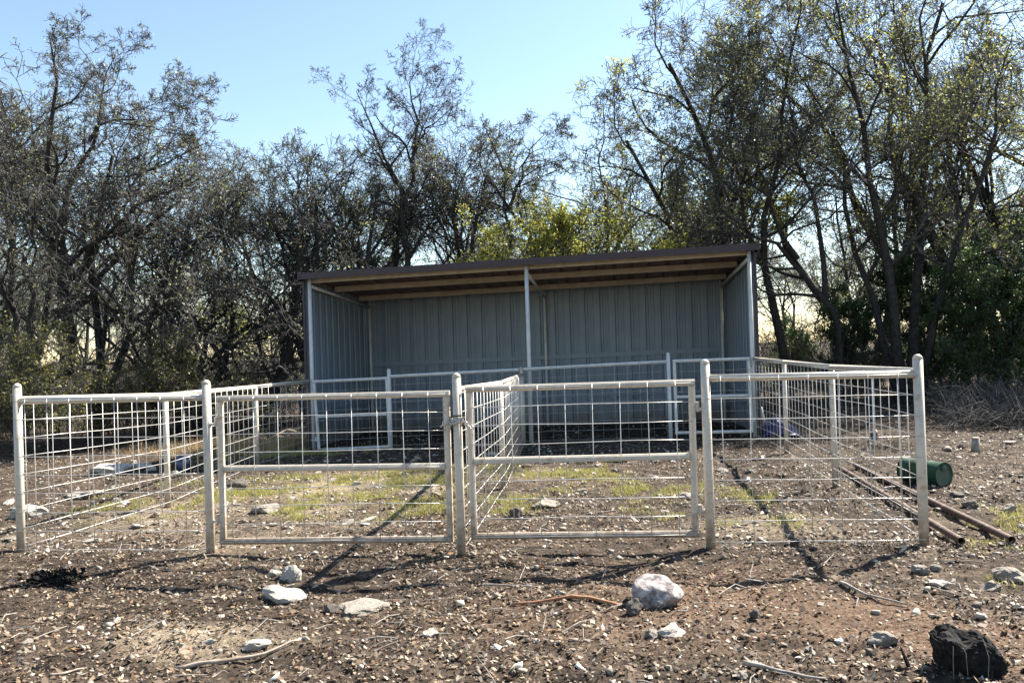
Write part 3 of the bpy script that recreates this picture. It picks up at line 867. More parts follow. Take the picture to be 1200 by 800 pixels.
# front rank of the wood: column in the photo, distance, row of the tip, kind, where it stands
FRONT = [
    (-70, 18.0, 60, 'c', 'cut off by the left picture edge'),
    (15, 20.5, 95, 'c', 'just left of the large spreading tree'),
    (150, 19.0, 120, 'c', 'right behind the large spreading tree'),
    (205, 18.0, 175, 'e', 'between the large spreading tree and the shed'),
    (255, 19.5, 188, 'c', 'third left of the shed roof corner'),
    (300, 18.5, 186, 'e', 'second left of the shed roof corner'),
    (345, 20.0, 180, 'c', 'nearest left of the shed roof corner'),
    (392, 20.5, 150, 'c', 'behind the left end of the shed roof'),
    (432, 22.0, 160, 'f', 'left of the tallest one above the shed roof'),
    (372, 22.5, 165, 'f', 'behind the left corner of the shed roof'),
    (550, 22.5, 150, 'c', 'above the roof between the two tallest bare ones'),
    (520, 22.0, 160, 'c', 'right beside the tallest bare one above the roof'),
    (640, 21.0, 155, 'd', 'behind the shed roof just right of its middle post'),
    (668, 23.0, 122, 'f', 'above the roof between the two yellow-green crowns'),
    (705, 20.5, 158, 'd', 'above the right half of the shed roof'),
    (768, 21.5, 100, 'd', 'above the shed roof at its right third'),
    (805, 20.0, 75, 'f', 'rising left of the right shed roof corner'),
    (848, 21.5, -15, 'f', 'behind the right shed roof corner'),
    (1005, 23.0, -40, 'g', 'between the leaning tree and the many-stemmed one'),
    (1150, 21.0, -40, 'g', 'tall behind the many-stemmed tree at right'),
    (1235, 19.0, -30, 'g', 'cut off by the right picture edge'),
]
for i, (px, d, yt, key, where) in enumerate(FRONT):
    p = far(px, d)
    nm, lb = NAMES[key]
    place_tree(key, p, height_for(p, yt), random.uniform(0, 6.28) if key != 'a' else (3.4 if px < 200 else 0.6), nm, lb + ', ' + where, 'tree', 'trees in the front rank of the wood', 0.55 if key == 'a' and px > 200 else 1.0)

# cedars and shrubs at the wood's edge
for px, d, yt, where in ((1130, 17.0, 285, 'right of the many-stemmed tree, beyond the drum'), (1195, 17.5, 250, 'at the right picture edge, in the shade'), (990, 20.0, 330, 'behind the right side fence, left of the many-stemmed tree'),
                         (930, 22.0, 370, 'low behind the right shed corner'), (1080, 20.5, 270, 'behind the many-stemmed trunks')):
    p = far(px, d)
    place_tree('j', p, height_for(p, yt), random.uniform(0, 6.28), 'cedar_tree', 'dense dark green cedar ' + where, 'tree', 'cedars at the edge of the wood')
for px, d, yt, where in ((52, 14.5, 370, 'behind the left front corner post'), (122, 15.4, 428, 'under the large spreading tree'), (188, 16.2, 388, 'behind the left side fence, nearer the shed'),
                         (-15, 14.8, 430, 'at the left picture edge'), (925, 19.0, 395, 'right of the shed behind the fence'), (285, 17.5, 440, 'nearest to the left shed wall')):
    p = far(px, d)
    place_tree('s', p, height_for(p, yt), random.uniform(0, 6.28), 'leafy_shrub', 'low yellow-green leafy shrub ' + where, 'shrub', 'shrubs at the edge of the wood')

# the trees with a shape of their own, their stems read off the photo
def hero(key, seed, base, stems_px, spec, leaves_per, leaf_size, palette, name, label, patch=0.0):
    stems = []
    for pts, r0 in stems_px:
        q = []
        for (px, py, dd) in pts:
            d = ray(px, py); k = dd / d.dot(fwd)
            q.append(CAM + d * k - base)
        # resample to 9 points
        cum = [0]
        for a, b in zip(q[:-1], q[1:]): cum.append(cum[-1] + (b - a).length)
        res = []
        for i in range(9):
            s = cum[-1] * i / 8
            j = max(jj for jj in range(len(cum) - 1) if cum[jj] <= s + 1e-9)
            res.append(q[j].lerp(q[j + 1], (s - cum[j]) / max(1e-6, cum[j + 1] - cum[j])) + (Vector((random.gauss(0, .09), random.gauss(0, .09), random.gauss(0, .04))) if i else Vector((0, 0, 0))))
        stems.append((res, [max(0.009, 0.8 * r0 * (1 - 0.93 * (i / 8) ** 0.85)) for i in range(9)]))
    tr, cr, h, _m = make_tree_mesh(key, seed, 8.0, spec, leaves_per, leaf_size, palette, stems, patch=patch)
    t = thing(name, label, 'tree', base)
    for nm, me in (('trunk', tr), ('crown', cr)):
        link(bpy.data.objects.new(nm, me), t)
    return t
b1 = far(1062, 17.5)
hero('many_stemmed', 77, b1, [
    ([(1062, 475, 17.5), (1050, 400, 17.4), (1040, 300, 17.2), (1020, 180, 17.0), (985, 60, 16.6), (960, -60, 16.2)], 0.17),
    ([(1066, 475, 17.5), (1066, 380, 17.6), (1072, 260, 17.9), (1075, 130, 18.3), (1090, -40, 18.6)], 0.18),
    ([(1072, 475, 17.5), (1095, 380, 17.2), (1125, 270, 16.8), (1165, 160, 16.4), (1190, 40, 16.2)], 0.15),
    ([(1056, 475, 17.5), (1030, 410, 17.7), (1010, 320, 18.1), (990, 210, 18.6), (955, 110, 18.8), (900, 40, 19.0)], 0.13),
    ([(1076, 475, 17.5), (1110, 420, 17.8), (1165, 330, 18.2), (1215, 250, 18.4)], 0.11),
], dict(n=(9, 9, 8, 7), first=0.28, len1=0.32, trop=(0.03, 0.04, 0.02, 0.01, 0)), 0.8, 0.055, BUD + LIM + YEL, 'many_stemmed_tree', 'large many-stemmed dark tree rising right of the pen', patch=0.0)
b2 = far(920, 18.5)
hero('leaning', 88, b2, [
    ([(920, 420, 18.5), (912, 380, 18.4), (896, 340, 18.2), (893, 290, 18.1), (905, 220, 18.0), (915, 130, 18.0), (935, 30, 17.9), (945, -50, 17.9)], 0.14),
    ([(894, 310, 18.15), (875, 250, 17.8), (850, 170, 17.5), (845, 100, 17.4)], 0.075),
], dict(n=(10, 9, 8, 7), first=0.3, len1=0.32), 0.6, 0.055, LIM + BUD, 'leaning_tree', 'crooked tree leaning over the right end of the shed', patch=0.1)
b3 = far(982, 18.0)
hero('arching', 99, b3, [
    ([(982, 440, 18.0), (975, 380, 17.9), (955, 330, 17.8), (930, 300, 17.6), (895, 278, 17.3), (850, 272, 17.1), (800, 262, 17.0)], 0.13),
    ([(968, 355, 17.85), (965, 280, 18.0), (940, 200, 18.2), (925, 110, 18.3), (900, 30, 18.3)], 0.09),
    ([(935, 303, 17.6), (900, 240, 17.4), (870, 190, 17.2), (860, 100, 17.0)], 0.07),
], dict(n=(9, 9, 8, 7), first=0.3, len1=0.3), 0.6, 0.055, LIM + BUD, 'arching_tree', 'tree with a dark limb arching left above the shed corner', patch=0.1)
b5 = far(76, 17.0)
hero('left_tree', 121, b5, [
    ([(76, 445, 17.0), (72, 380, 17.0), (70, 320, 17.0), (73, 270, 17.0), (66, 215, 16.9), (62, 160, 16.8), (70, 100, 16.8), (62, 45, 16.7)], 0.21),
    ([(72, 335, 17.0), (105, 290, 16.8), (150, 250, 16.6), (195, 222, 16.4), (240, 205, 16.3)], 0.10),
    ([(72, 285, 17.0), (88, 220, 17.3), (108, 150, 17.5), (122, 95, 17.6), (145, 62, 17.7)], 0.10),
    ([(71, 305, 17.0), (42, 250, 17.2), (15, 190, 17.3), (-8, 120, 17.4)], 0.10),
    ([(74, 370, 17.0), (110, 330, 17.4), (165, 280, 17.8), (205, 235, 18.0), (225, 180, 18.1)], 0.11),
    ([(105, 165, 17.45), (140, 140, 17.2), (175, 125, 17.0), (200, 130, 17.0)], 0.05),
], dict(n=(9, 8, 8, 7), first=0.25, len1=0.20), 0.35, 0.045, BUD, 'spreading_tree', 'large dark spreading tree at the left end, before the blue sky')
b6 = far(477, 20.5)
hero('centre_tree', 122, b6, [
    ([(477, 420, 20.5), (476, 300, 20.5), (478, 260, 20.5), (468, 215, 20.4), (445, 170, 20.3), (432, 130, 20.2), (420, 105, 20.2)], 0.16),
    ([(478, 255, 20.5), (486, 200, 20.6), (488, 150, 20.7), (480, 105, 20.7), (488, 75, 20.7)], 0.10),
    ([(487, 180, 20.6), (505, 145, 20.4), (520, 122, 20.3)], 0.05),
], dict(n=(9, 7, 7, 6), first=0.3, len1=0.2), 0.05, 0.04, BUD, 'bare_tree', 'tallest leafless tree above the shed roof, left of its middle')
b7 = far(597, 20.5)
hero('middle_tree', 123, b7, [
    ([(597, 420, 20.5), (595, 300, 20.5), (597, 250, 20.5), (585, 205, 20.4), (572, 165, 20.3), (565, 135, 20.3)], 0.11),
    ([(597, 245, 20.5), (612, 205, 20.6), (625, 170, 20.7), (640, 150, 20.7)], 0.07),
], dict(n=(8, 7, 7, 6), first=0.35, len1=0.16), 0.2, 0.04, BUD, 'bare_tree', 'leafless tree forking above the middle of the shed roof')
b4 = far(8, 15.5)
hero('edge_tree', 111, b4, [
    ([(30, 450, 15.5), (15, 380, 15.4), (-10, 320, 15.2), (-40, 250, 15.0)], 0.13),
    ([(30, 450, 15.5), (40, 370, 15.7), (30, 280, 16.0), (10, 190, 16.2)], 0.08),
], dict(n=(9, 8, 7, 5), first=0.3, len1=0.30), 0.3, 0.045, BUD, 'edge_tree', 'dark trunk leaning out of the left picture edge', patch=0.1)

# deeper ranks, alike and half hidden
k = 0
for d, step, lo, hi, ks in ((26, 84, -160, 1360, 'cfcdfc'), (33, 76, -130, 1330, 'fccdfe'), (43, 70, -180, 1400, 'cefcec')):
    px = lo
    while px < hi:
        if 870 < px < 1010 and d < 40: px += 40; continue
        if px < 790 and d < 30: px += 40; continue
        p = far(px + random.uniform(-18, 18), d + random.uniform(-2, 2))
        key = ks[k % len(ks)]; k += 1
        H = {'c': 7.0, 'e': 6.2, 'f': 7.6, 'd': 6.6}[key] * random.uniform(0.85, 1.1) * (0.82 if 230 < px < 800 else 1.0)
        place_tree(key, p, H, random.uniform(0, 6.28), 'wood_tree', 'thin bare tree deep in the wood, half hidden behind the front rank', 'tree', 'trees deep in the wood')
        px += step * (1.5 if px > 780 else 1)

# undergrowth, one tangled mass
def undergrowth():
    R = np.random.default_rng(5)
    n = 6500
    px = R.uniform(-330, 1500, n); d = R.uniform(17.5, 40, n) ** 1.0
    d = np.where(px < 330, R.uniform(15.5, 36, n), d)
    pos = np.array([tuple(far(a, b)) for a, b in zip(px, d)])
    nb = 1700
    low = np.array([tuple(far(a, b)) for a, b in zip(R.uniform(1105, 1420, nb), R.uniform(12.0, 19.0, nb) ** 1.0)])
    lowmask = np.concatenate([np.zeros(len(pos), bool), np.ones(nb, bool)]); pos = np.concatenate([pos, low])
    shed_in = (pos[:, 0] > S_L - 0.6) & (pos[:, 0] < S_R + 0.6) & (pos[:, 1] < VB + 0.8)
    pos = pos[~shed_in]; lowmask = lowmask[~shed_in]; n = len(pos)
    h = R.uniform(0.5, 2.6, n) * (0.6 + 0.8 * (vnoise(pos[:, 0] * 0.5, pos[:, 1] * 0.5, 9) + 0.5))
    h = np.where(lowmask, h * 0.2, h)
    lean = R.normal(0, 0.35, (n, 2)) * np.where(lowmask, 2.5, 1)[:, None]
    P4 = np.zeros((n, 4, 3))
    for i, tt in enumerate((0, .35, .7, 1)):
        P4[:, i, :2] = pos[:, :2] + lean * (h * tt ** 1.4)[:, None] + (R.normal(0, 0.05, (n, 2)) if i else 0)
        P4[:, i, 2] = pos[:, 2] - 0.05 + h * tt
    Rr = np.outer(R.uniform(0.005, 0.014, n), [1, .8, .6, .35])
    # side shoots
    m_ = n * 3
    src = R.integers(0, n, m_); tt = R.uniform(0.2, 1, m_)
    st = P4[src, 0] * 0
    a = np.clip((tt * 3).astype(int), 0, 2); fr = tt * 3 - a
    st = P4[src, a] * (1 - fr[:, None]) + P4[src, a + 1] * fr[:, None]
    dv = R.normal(0, 1, (m_, 3)); dv[:, 2] = np.abs(dv[:, 2]) * 0.6; dv *= (R.uniform(0.2, 0.7, m_) / np.linalg.norm(dv, axis=1))[:, None]
    P3 = np.stack([st, st + dv * 0.5 + R.normal(0, .03, (m_, 3)), st + dv], 1)
    V, F = polys_to_mesh([(P4, Rr, 3), (P3, np.full((m_, 3), 0.0042), 3)])
    nl = 26000
    sh = np.nonzero(~lowmask[src])[0]; src = sh[R.integers(0, len(sh), nl)]; C = st[src] + dv[src] * R.uniform(0.1, 1.1, nl)[:, None] + R.normal(0, 0.05, (nl, 3))
    LV, LF, LC = leaf_quads(C, 0.075, R, DRK + BUD)
    nq = len(F); tint = np.concatenate([np.ones((len(V), 3)) * .1, LC])
    me = np_mesh('undergrowth', np.concatenate([V, LV]), np.concatenate([F, LF + len(V)]), ['twig', 'leaf'], tint)
    mi = np.zeros(nq + nl, np.int32); mi[nq:] = 1; me.polygons.foreach_set('material_index', mi)
    o = link(bpy.data.objects.new('undergrowth', me))
    tag(o, 'tangled dark undergrowth below the trees of the wood', 'undergrowth', None, 'stuff')
undergrowth()

# ------------------------------------------------------------------ ground cover (uncountable)
def scatter(n, x0, x1, y0, y1, R, power=1.4, ref=5.0, keep=None):
    xs, ys = [], []; tot = 0
    while tot < n:
        x = R.uniform(x0, x1, n * 2); y = R.uniform(y0, y1, n * 2)
        d = np.hypot(x - CX, y - CY)
        ok = R.random(n * 2) < np.minimum(1, (ref / d)) ** power
        if keep is not None: ok &= R.random(n * 2) < keep(x, y)
        xs.append(x[ok]); ys.append(y[ok]); tot += ok.sum()
    return np.concatenate(xs)[:n], np.concatenate(ys)[:n]

def leaf_litter():
    R = np.random.default_rng(17); n = 260000
    def keep(x, y):
        r, p, g = soil_masks(x, y)
        c = 0.2 + 1.2 * (vnoise(x * 1.3, y * 1.3, 41) + 0.5)
        inside = (x > S_L) & (x < S_R) & (y > SF)
        return np.clip(c - 0.45 * p - 0.3 * g - 0.15 * r, 0.12, 1) * np.where(inside, 0.25, 1)
    x, y = scatter(n, -7, 17, -4.4, 15, R, 1.3, 4.5, keep)
    z = gzf(x, y)
    s = (0.0045 + 0.0135 * R.random(n) ** 1.7) * np.where(R.random(n) < 0.04, 1.7, 1)
    an = R.uniform(0, 6.28, n); tiltv = R.normal(0, 0.42, (n, 2))
    ax = np.stack([np.cos(an), np.sin(an), tiltv[:, 0]], 1); bx = np.stack([-np.sin(an), np.cos(an), tiltv[:, 1]], 1)
    C = np.stack([x, y, z + 0.003 + R.uniform(0, 0.008, n)], 1)
    w = R.uniform(0.35, 0.75, n)[:, None]; curl = (R.uniform(-0.1, 0.5, n) * s)
    lift = np.zeros((n, 3)); lift[:, 2] = curl
    V = np.stack([C - ax * s[:, None], C + bx * s[:, None] * w - lift * 0.3, C + ax * s[:, None] + lift, C - bx * s[:, None] * w + lift * 0.6], 1)
    pal = np.array([(0.17, 0.115, 0.07), (0.25, 0.18, 0.115), (0.10, 0.07, 0.047), (0.33, 0.26, 0.18), (0.20, 0.17, 0.14), (0.42, 0.36, 0.27), (0.05, 0.038, 0.03), (0.26, 0.14, 0.075), (0.50, 0.46, 0.40)])
    pr = np.array([.21, .16, .20, .09, .12, .035, .14, .03, .015])
    c = pal[R.choice(len(pal), n, p=pr)] * R.uniform(0.55, 1.3, (n, 1))
    me = np_mesh('leaf_litter', V.reshape(-1, 3), np.arange(4 * n).reshape(-1, 4), 'litter', np.repeat(c, 4, 0))
    o = link(bpy.data.objects.new('leaf_litter', me)); tag(o, 'dry brown leaf litter strewn over the bare ground', 'leaf litter', None, 'stuff')
leaf_litter()

def gravel():
    R = np.random.default_rng(23); n = 32000
    def keep(x, y):
        r, p, g = soil_masks(x, y)
        return np.clip(0.12 + 0.9 * np.clip(vnoise(x * 1.2, y * 1.2, 51) + 0.35, 0, 1) + 0.5 * p, 0, 1) * np.where(y < -0.3, 0.24 + 0.6 * np.clip(vnoise(x * 0.9, y * 0.9, 77) * 3 - 0.2, 0, 1), 1)
    x, y = scatter(n, -7, 17, -4.4, 14, R, 1.2, 5, keep)
    v = np.array([(-1, -1, -1), (1, -1, -1), (1, 1, -1), (-1, 1, -1), (-1, -1, 1), (1, -1, 1), (1, 1, 1), (-1, 1, 1)], float) * 0.7
    f = np.array([(3, 2, 1), (3, 1, 0), (4, 5, 6), (4, 6, 7), (0, 1, 5), (0, 5, 4), (1, 2, 6), (1, 6, 5), (2, 3, 7), (2, 7, 6), (3, 0, 4), (3, 4, 7)])
    s = 0.004 + 0.024 * R.random(n) ** 3.8
    sc = np.stack([s * R.uniform(.8, 1.6, n), s * R.uniform(.6, 1.1, n), s * R.uniform(.3, .8, n)], 1)
    V = v[None] * R.uniform(0.45, 1.35, (n, 8, 3)) * sc[:, None, :]
    V[:, :, 2] += V[:, :, 0] * R.normal(0, .35, n)[:, None]
    an = R.uniform(0, 6.28, n); ca_, sa_ = np.cos(an)[:, None], np.sin(an)[:, None]
    X = V[:, :, 0] * ca_ - V[:, :, 1] * sa_ + x[:, None]; Y = V[:, :, 0] * sa_ + V[:, :, 1] * ca_ + y[:, None]
    Z = V[:, :, 2] + (gzf(x, y) + sc[:, 2] * 0.3)[:, None]
    pal = np.array([(0.40, 0.35, 0.28), (0.30, 0.25, 0.195), (0.20, 0.165, 0.13), (0.58, 0.54, 0.47), (0.11, 0.09, 0.07)])
    c = pal[R.choice(5, n, p=[.22, .28, .25, .06, .19])] * R.uniform(.8, 1.12, (n, 1))
    me = np_mesh('gravel', np.stack([X, Y, Z], -1).reshape(-1, 3), (f[None] + (np.arange(n) * 8)[:, None, None]).reshape(-1, 3), 'pebble', np.repeat(c, 8, 0))
    o = link(bpy.data.objects.new('gravel', me)); tag(o, 'pale limestone chips and pebbles strewn over the ground', 'gravel', None, 'stuff')
gravel()

def grass():
    R = np.random.default_rng(31)
    def keepg(x, y):
        cl = np.clip(vnoise(x * 2.6, y * 2.6, 91) * 2.2 + 0.25, 0, 1) * np.clip(vnoise(x * 9, y * 9, 92) * 3 + 0.5, 0, 1)
        return np.clip(soil_masks(x, y)[2] * 1.5 - 0.05, 0, 1) * cl
    n = 70000
    x, y = scatter(n, -5, 12, -4, 9, R, 0.6, 6, keepg)
    h = R.uniform(0.012, 0.06, n); pal = [(0.30, 0.29, 0.08), (0.38, 0.34, 0.13), (0.44, 0.37, 0.19), (0.22, 0.24, 0.06)]
    # tall dry grass along the left edge of the wood and a few tufts
    m_ = 9000
    gx_, gy_ = R.normal(-0.9, 1.1, m_), R.normal(7.3, 0.5, m_)
    ok = (gx_ < S_L - 0.4)
    gx_, gy_ = gx_[ok], gy_[ok]
    x = np.concatenate([x, gx_]); y = np.concatenate([y, gy_]); h = np.concatenate([h, R.uniform(0.06, 0.26, len(gx_))])
    c = np.concatenate([np.array(pal)[R.integers(0, 4, n)], np.array([(0.42, 0.30, 0.15), (0.50, 0.38, 0.2), (0.33, 0.22, 0.11)])[R.integers(0, 3, len(gx_))]])
    n = len(x); z = gzf(x, y) - 0.004
    an = R.uniform(0, 6.28, n); w = R.uniform(0.002, 0.0045, n)
    ln = R.normal(0, 0.5, (n, 2)) * h[:, None]
    B = np.stack([x, y, z], 1); S_ = np.stack([np.cos(an) * w, np.sin(an) * w, np.zeros(n)], 1)
    T = B + np.stack([ln[:, 0], ln[:, 1], h], 1)
    V = np.stack([B - S_, B + S_, T], 1)
    c = c * R.uniform(.75, 1.25, (n, 1))
    me = np_mesh('grass', V.reshape(-1, 3), np.arange(3 * n).reshape(-1, 3), 'grass', np.repeat(c, 3, 0))
    o = link(bpy.data.objects.new('grass', me)); tag(o, 'short yellow-green and dry straw grass in patches', 'grass', None, 'stuff')
grass()

def fallen_twigs():
    R = np.random.default_rng(37); n = 1500
    x, y = scatter(n, -6, 16, -4.4, 14, R, 1.2, 5)
    z = gzf(x, y) + 0.012
    an = R.uniform(0, 6.28, n); L = R.uniform(0.03, 0.16, n)
    d = np.stack([np.cos(an) * L, np.sin(an) * L, R.normal(0, 0.12, n) * L], 1)
    C = np.stack([x, y, z], 1); bend = R.normal(0, 0.012, (n, 3)); bend[:, 2] = np.abs(bend[:, 2])
    V, F = polys_to_mesh([(np.stack([C - d, C + bend, C + d], 1), np.outer(R.uniform(.0015, .0045, n), [1, .9, .6]), 4)])
    me = np_mesh('fallen_twigs', V, F, 'stick_grey')
    o = link(bpy.data.objects.new('fallen_twigs', me)); tag(o, 'small dead twigs scattered over the ground', 'twigs', None, 'stuff')
fallen_twigs()

# ------------------------------------------------------------------ rocks
def rock_mesh(key, seed, mat, sub=2, rough=0.30, cut=(0.55, 0.88)):
    bm = bmesh.new(); bmesh.ops.create_icosphere(bm, subdivisions=sub, radius=1)
    R = random.Random(seed)
    planes = [(Vector((R.gauss(0, 1), R.gauss(0, 1), R.gauss(0, 0.8))).normalized(), R.uniform(*cut)) for _ in range(11)]
    from mathutils import noise as mn
    off = Vector((R.uniform(0, 50), R.uniform(0, 50), R.uniform(0, 50)))
    for v in bm.verts:
        p = v.co.copy()
        for nn, dd in planes:
            e = p.dot(nn) - dd
            if e > 0: p -= nn * e * 0.85
        p *= 1 + rough * mn.noise(p * 1.6 + off) + rough * 0.4 * mn.noise(p * 5 + off)
        v.co = p
    me = bpy.data.meshes.new(key); bm.to_mesh(me); bm.free()
    me.materials.append(MAT[mat])
    if sub >= 4: me.polygons.foreach_set('use_smooth', [True] * len(me.polygons))
    return me
ROCKS = [rock_mesh('limestone_rock', 200 + i, 'rock' if i % 4 else 'rock_white', 2, 0.5, (0.4, 0.8)) for i in range(9)]
def rock_px(px, ybase, w, h, label, me=None, mat='rock_white', group=None, depth=0.8, sub=3, seed=None, name='limestone_rock', cut=(0.55, 0.88), rough=0.30):
    p = pix(px, ybase - h * 0.18)
    d = (p - CAM).dot(fwd)
    hw, hh = w * d / FPX / 2, h * d / FPX / 2
    if me is None: me = rock_mesh(name, seed or int(px * 7 + ybase), mat, sub, rough, cut)
    o = bpy.data.objects.new(name, me); link(o)
    sc_ = hw / 0.88; szz = max(hh / 0.88, 0.01)
    o.scale = (sc_, sc_ * depth, szz)
    o.rotation_euler = (random.uniform(-.1, .1), random.uniform(-.1, .1), YAW * -1 + random.uniform(-.3, .3))
    o.location = (p.x, p.y + hw * depth * 0.4, float(gzf(p.x, p.y)) + szz * 0.42)
    tag(o, label, 'rock', group)
    return o
rock_px(770, 717, 57, 42, 'largest rock, lumpy and pale with dark patches, before the right gate', mat='rock_pied', depth=0.9, sub=4, seed=5, cut=(0.72, 0.95), rough=0.26)
rock_px(788, 747, 36, 15, 'pale oblong rock just in front of the largest rock')
rock_px(764, 748, 20, 14, 'small brown rock touching the pale oblong one', mat='rock')
rock_px(745, 724, 20, 18, 'small dark stone wedged at the left of the largest rock', mat='rock_dark')
rock_px(328, 706, 50, 15, 'flat white slab of rock before the left gate')
rock_px(341, 682, 26, 20, 'upright pale rock behind the flat white slab, before the left gate')
rock_px(320, 678, 16, 10, 'small white rock left of the upright pale one')
rock_px(420, 720, 62, 12, 'long grey rock right of the flat white slab', mat='rock')
rock_px(388, 722, 22, 14, 'dark stone at the left end of the long grey rock', mat='rock_dark')
rock_px(297, 763, 32, 12, 'white rock lying by the curved stick in front', )
rock_px(503, 746, 20, 10, 'lone small white rock in the foreground middle')
rock_px(1036, 758, 32, 17, 'grey rounded rock left of the charred stump', mat='rock')
rock_px(1101, 692, 28, 9, 'flat white chip of rock right of the front corner post')
rock_px(1080, 674, 20, 12, 'small brown rock near the right front corner post', mat='rock')
rock_px(1098, 669, 18, 11, 'small grey rock, rearmost near the right front corner post', mat='rock')
rock_px(1184, 682, 40, 20, 'pale rock at the right picture edge', mat='rock')
rock_px(124, 558, 46, 16, 'white boulder behind the left front panel, beside dark shade')
rock_px(164, 552, 22, 9, 'small white rock right of the white boulder at left')
rock_px(28, 612, 42, 20, 'white rock at the foot of the left corner post', )
rock_px(95, 585, 44, 12, 'flat pale rock inside the left pen near the panel', mat='rock')
rock_px(276, 576, 22, 16, 'dark brown rock behind the left gate', mat='rock_dark')
rock_px(310, 606, 34, 14, 'grey rock behind the left gate, low down', mat='rock')
rock_px(605, 610, 16, 16, 'dark little rock behind the right gate, near its left stile', mat='rock_dark')
rock_px(640, 598, 34, 10, 'flat pale rock behind the right gate', mat='rock')
rock_px(885, 726, 16, 12, 'round brown stone in the foreground, right of the largest rock', mat='rock_dark')
rock_px(1122, 583, 16, 10, 'small dark rock in front of the green drum', mat='rock_dark')
rock_px(1140, 600, 20, 11, 'dark rock between the green drum and the rusty pipes', mat='rock_dark')
rock_px(1184, 603, 18, 16, 'brown upright rock right of the rusty pipes', mat='rock')
rock_px(872, 792, 18, 9, 'pale chip of rock at the bottom edge, centre right', mat='rock')

R0 = random.Random(99)
zones = [((0.6, 8.6), (-3.2, -0.4), 45, 'small pale stone on the bare earth in front of the pen'),
         ((0.1, 3.5), (0.3, 5.6), 110, 'small pale stone on the ground inside the left pen'),
         ((3.9, 6.9), (0.3, 5.6), 60, 'small pale stone on the ground inside the right pen'),
         ((7.4, 12.5), (-2.2, 6.0), 100, 'small pale stone on the ground right of the pen'),
         ((-3.5, -0.2), (0.2, 6.0), 50, 'small pale stone on the ground left of the pen')]
for (xa, xb), (ya, yb), n, lab in zones:
    for i in range(n):
        x, y = R0.uniform(xa, xb), R0.uniform(ya, yb)
        d = math.hypot(x - CX, y - CY)
        s = 0.014 + 0.05 * R0.random() ** 3 + 0.003 * max(0, d - 5)
        o = bpy.data.objects.new('stone', R0.choice(ROCKS)); link(o)
        o.scale = (s * R0.uniform(.9, 1.5), s * R0.uniform(.7, 1.1), s * R0.uniform(.3, .65))
        o.rotation_euler = (R0.uniform(-.3, .3), R0.uniform(-.3, .3), R0.uniform(0, 6.28))
        o.location = (x, y, float(gzf(x, y)) + o.scale[2] * 0.35)
        tag(o, lab, 'stone', lab.replace('small pale stone', 'small pale stones'))

# ------------------------------------------------------------------ sticks
def stick(pts_px, r0, mat, label, name='fallen_stick', lift=0.0):
    ps = [pix(*q) for q in pts_px]
    pts = []
    for a, b in zip(ps[:-1], ps[1:]):
        for i in range(4): pts.append(a.lerp(b, i / 4))
    pts.append(ps[-1])
    out = []
    for i, p in enumerate(pts):
        out.append(Vector((p.x, p.y + random.uniform(-.006, .006), float(gzf(p.x, p.y)) + r0 * 0.8 + lift + random.uniform(0, .006))))
    # smooth heights so that it lies stiffly
    for _ in range(4):
        out = [out[0]] + [Vector((b.x, b.y, max(b.z, (a.z + c.z) / 2))) for a, b, c in zip(out[:-2], out[1:-1], out[2:])] + [out[-1]]
    n = len(out)
    o = MB().tube(out, [r0 * (1 - 0.55 * i / (n - 1)) * random.uniform(.88, 1.12) for i in range(n)], 8).build(name, mat, None, True, shift=tuple(out[0]))
    return tag(o, label, 'stick')
stick([(728, 712), (690, 708), (650, 708), (600, 711)], 0.014, 'stick_red', 'reddish peeled stick lying left of the largest rock')
stick([(205, 780), (255, 776), (310, 768), (352, 756)], 0.012, 'stick', 'long curved tan stick in the left foreground')
stick([(985, 690), (1015, 702), (1062, 711)], 0.010, 'stick_grey', 'grey curved stick in front of the right corner post')
stick([(872, 780), (915, 786), (968, 793)], 0.010, 'stick_grey', 'dark straight stick at the bottom right of centre')
stick([(58, 792), (78, 788), (102, 780)], 0.008, 'stick', 'short pale stick in the bottom left corner')
stick([(325, 722), (345, 721)], 0.005, 'stick_red', 'tiny reddish stick in front of the white slab')
stick([(560, 690), (600, 693), (640, 690)], 0.006, 'stick_grey', 'thin grey stick before the foot of the middle post')
# pale weathered branch by the shed's left side
bp = [pix(318, 516), pix(338, 512), pix(356, 515)]
mb = MB()
mb.tube([bp[0] + Vector((0, 0, .05)), bp[1] + Vector((0, 0, .14)), bp[2] + Vector((0, 0, .10))], [.03, .045, .03], 8)
mb.tube([bp[1] + Vector((0, 0, .13)), bp[2] + Vector((.1, .1, .26))], [.025, .012], 7).tube([bp[0] + Vector((.1, 0, .08)), bp[1] + Vector((-.02, -.1, .02))], [.022, .01], 7)
tag(mb.build('weathered_branch', 'cut_wood', None, True, shift=tuple(bp[1])), 'pale weathered branch lying left of the shed behind the side fence', 'branch')

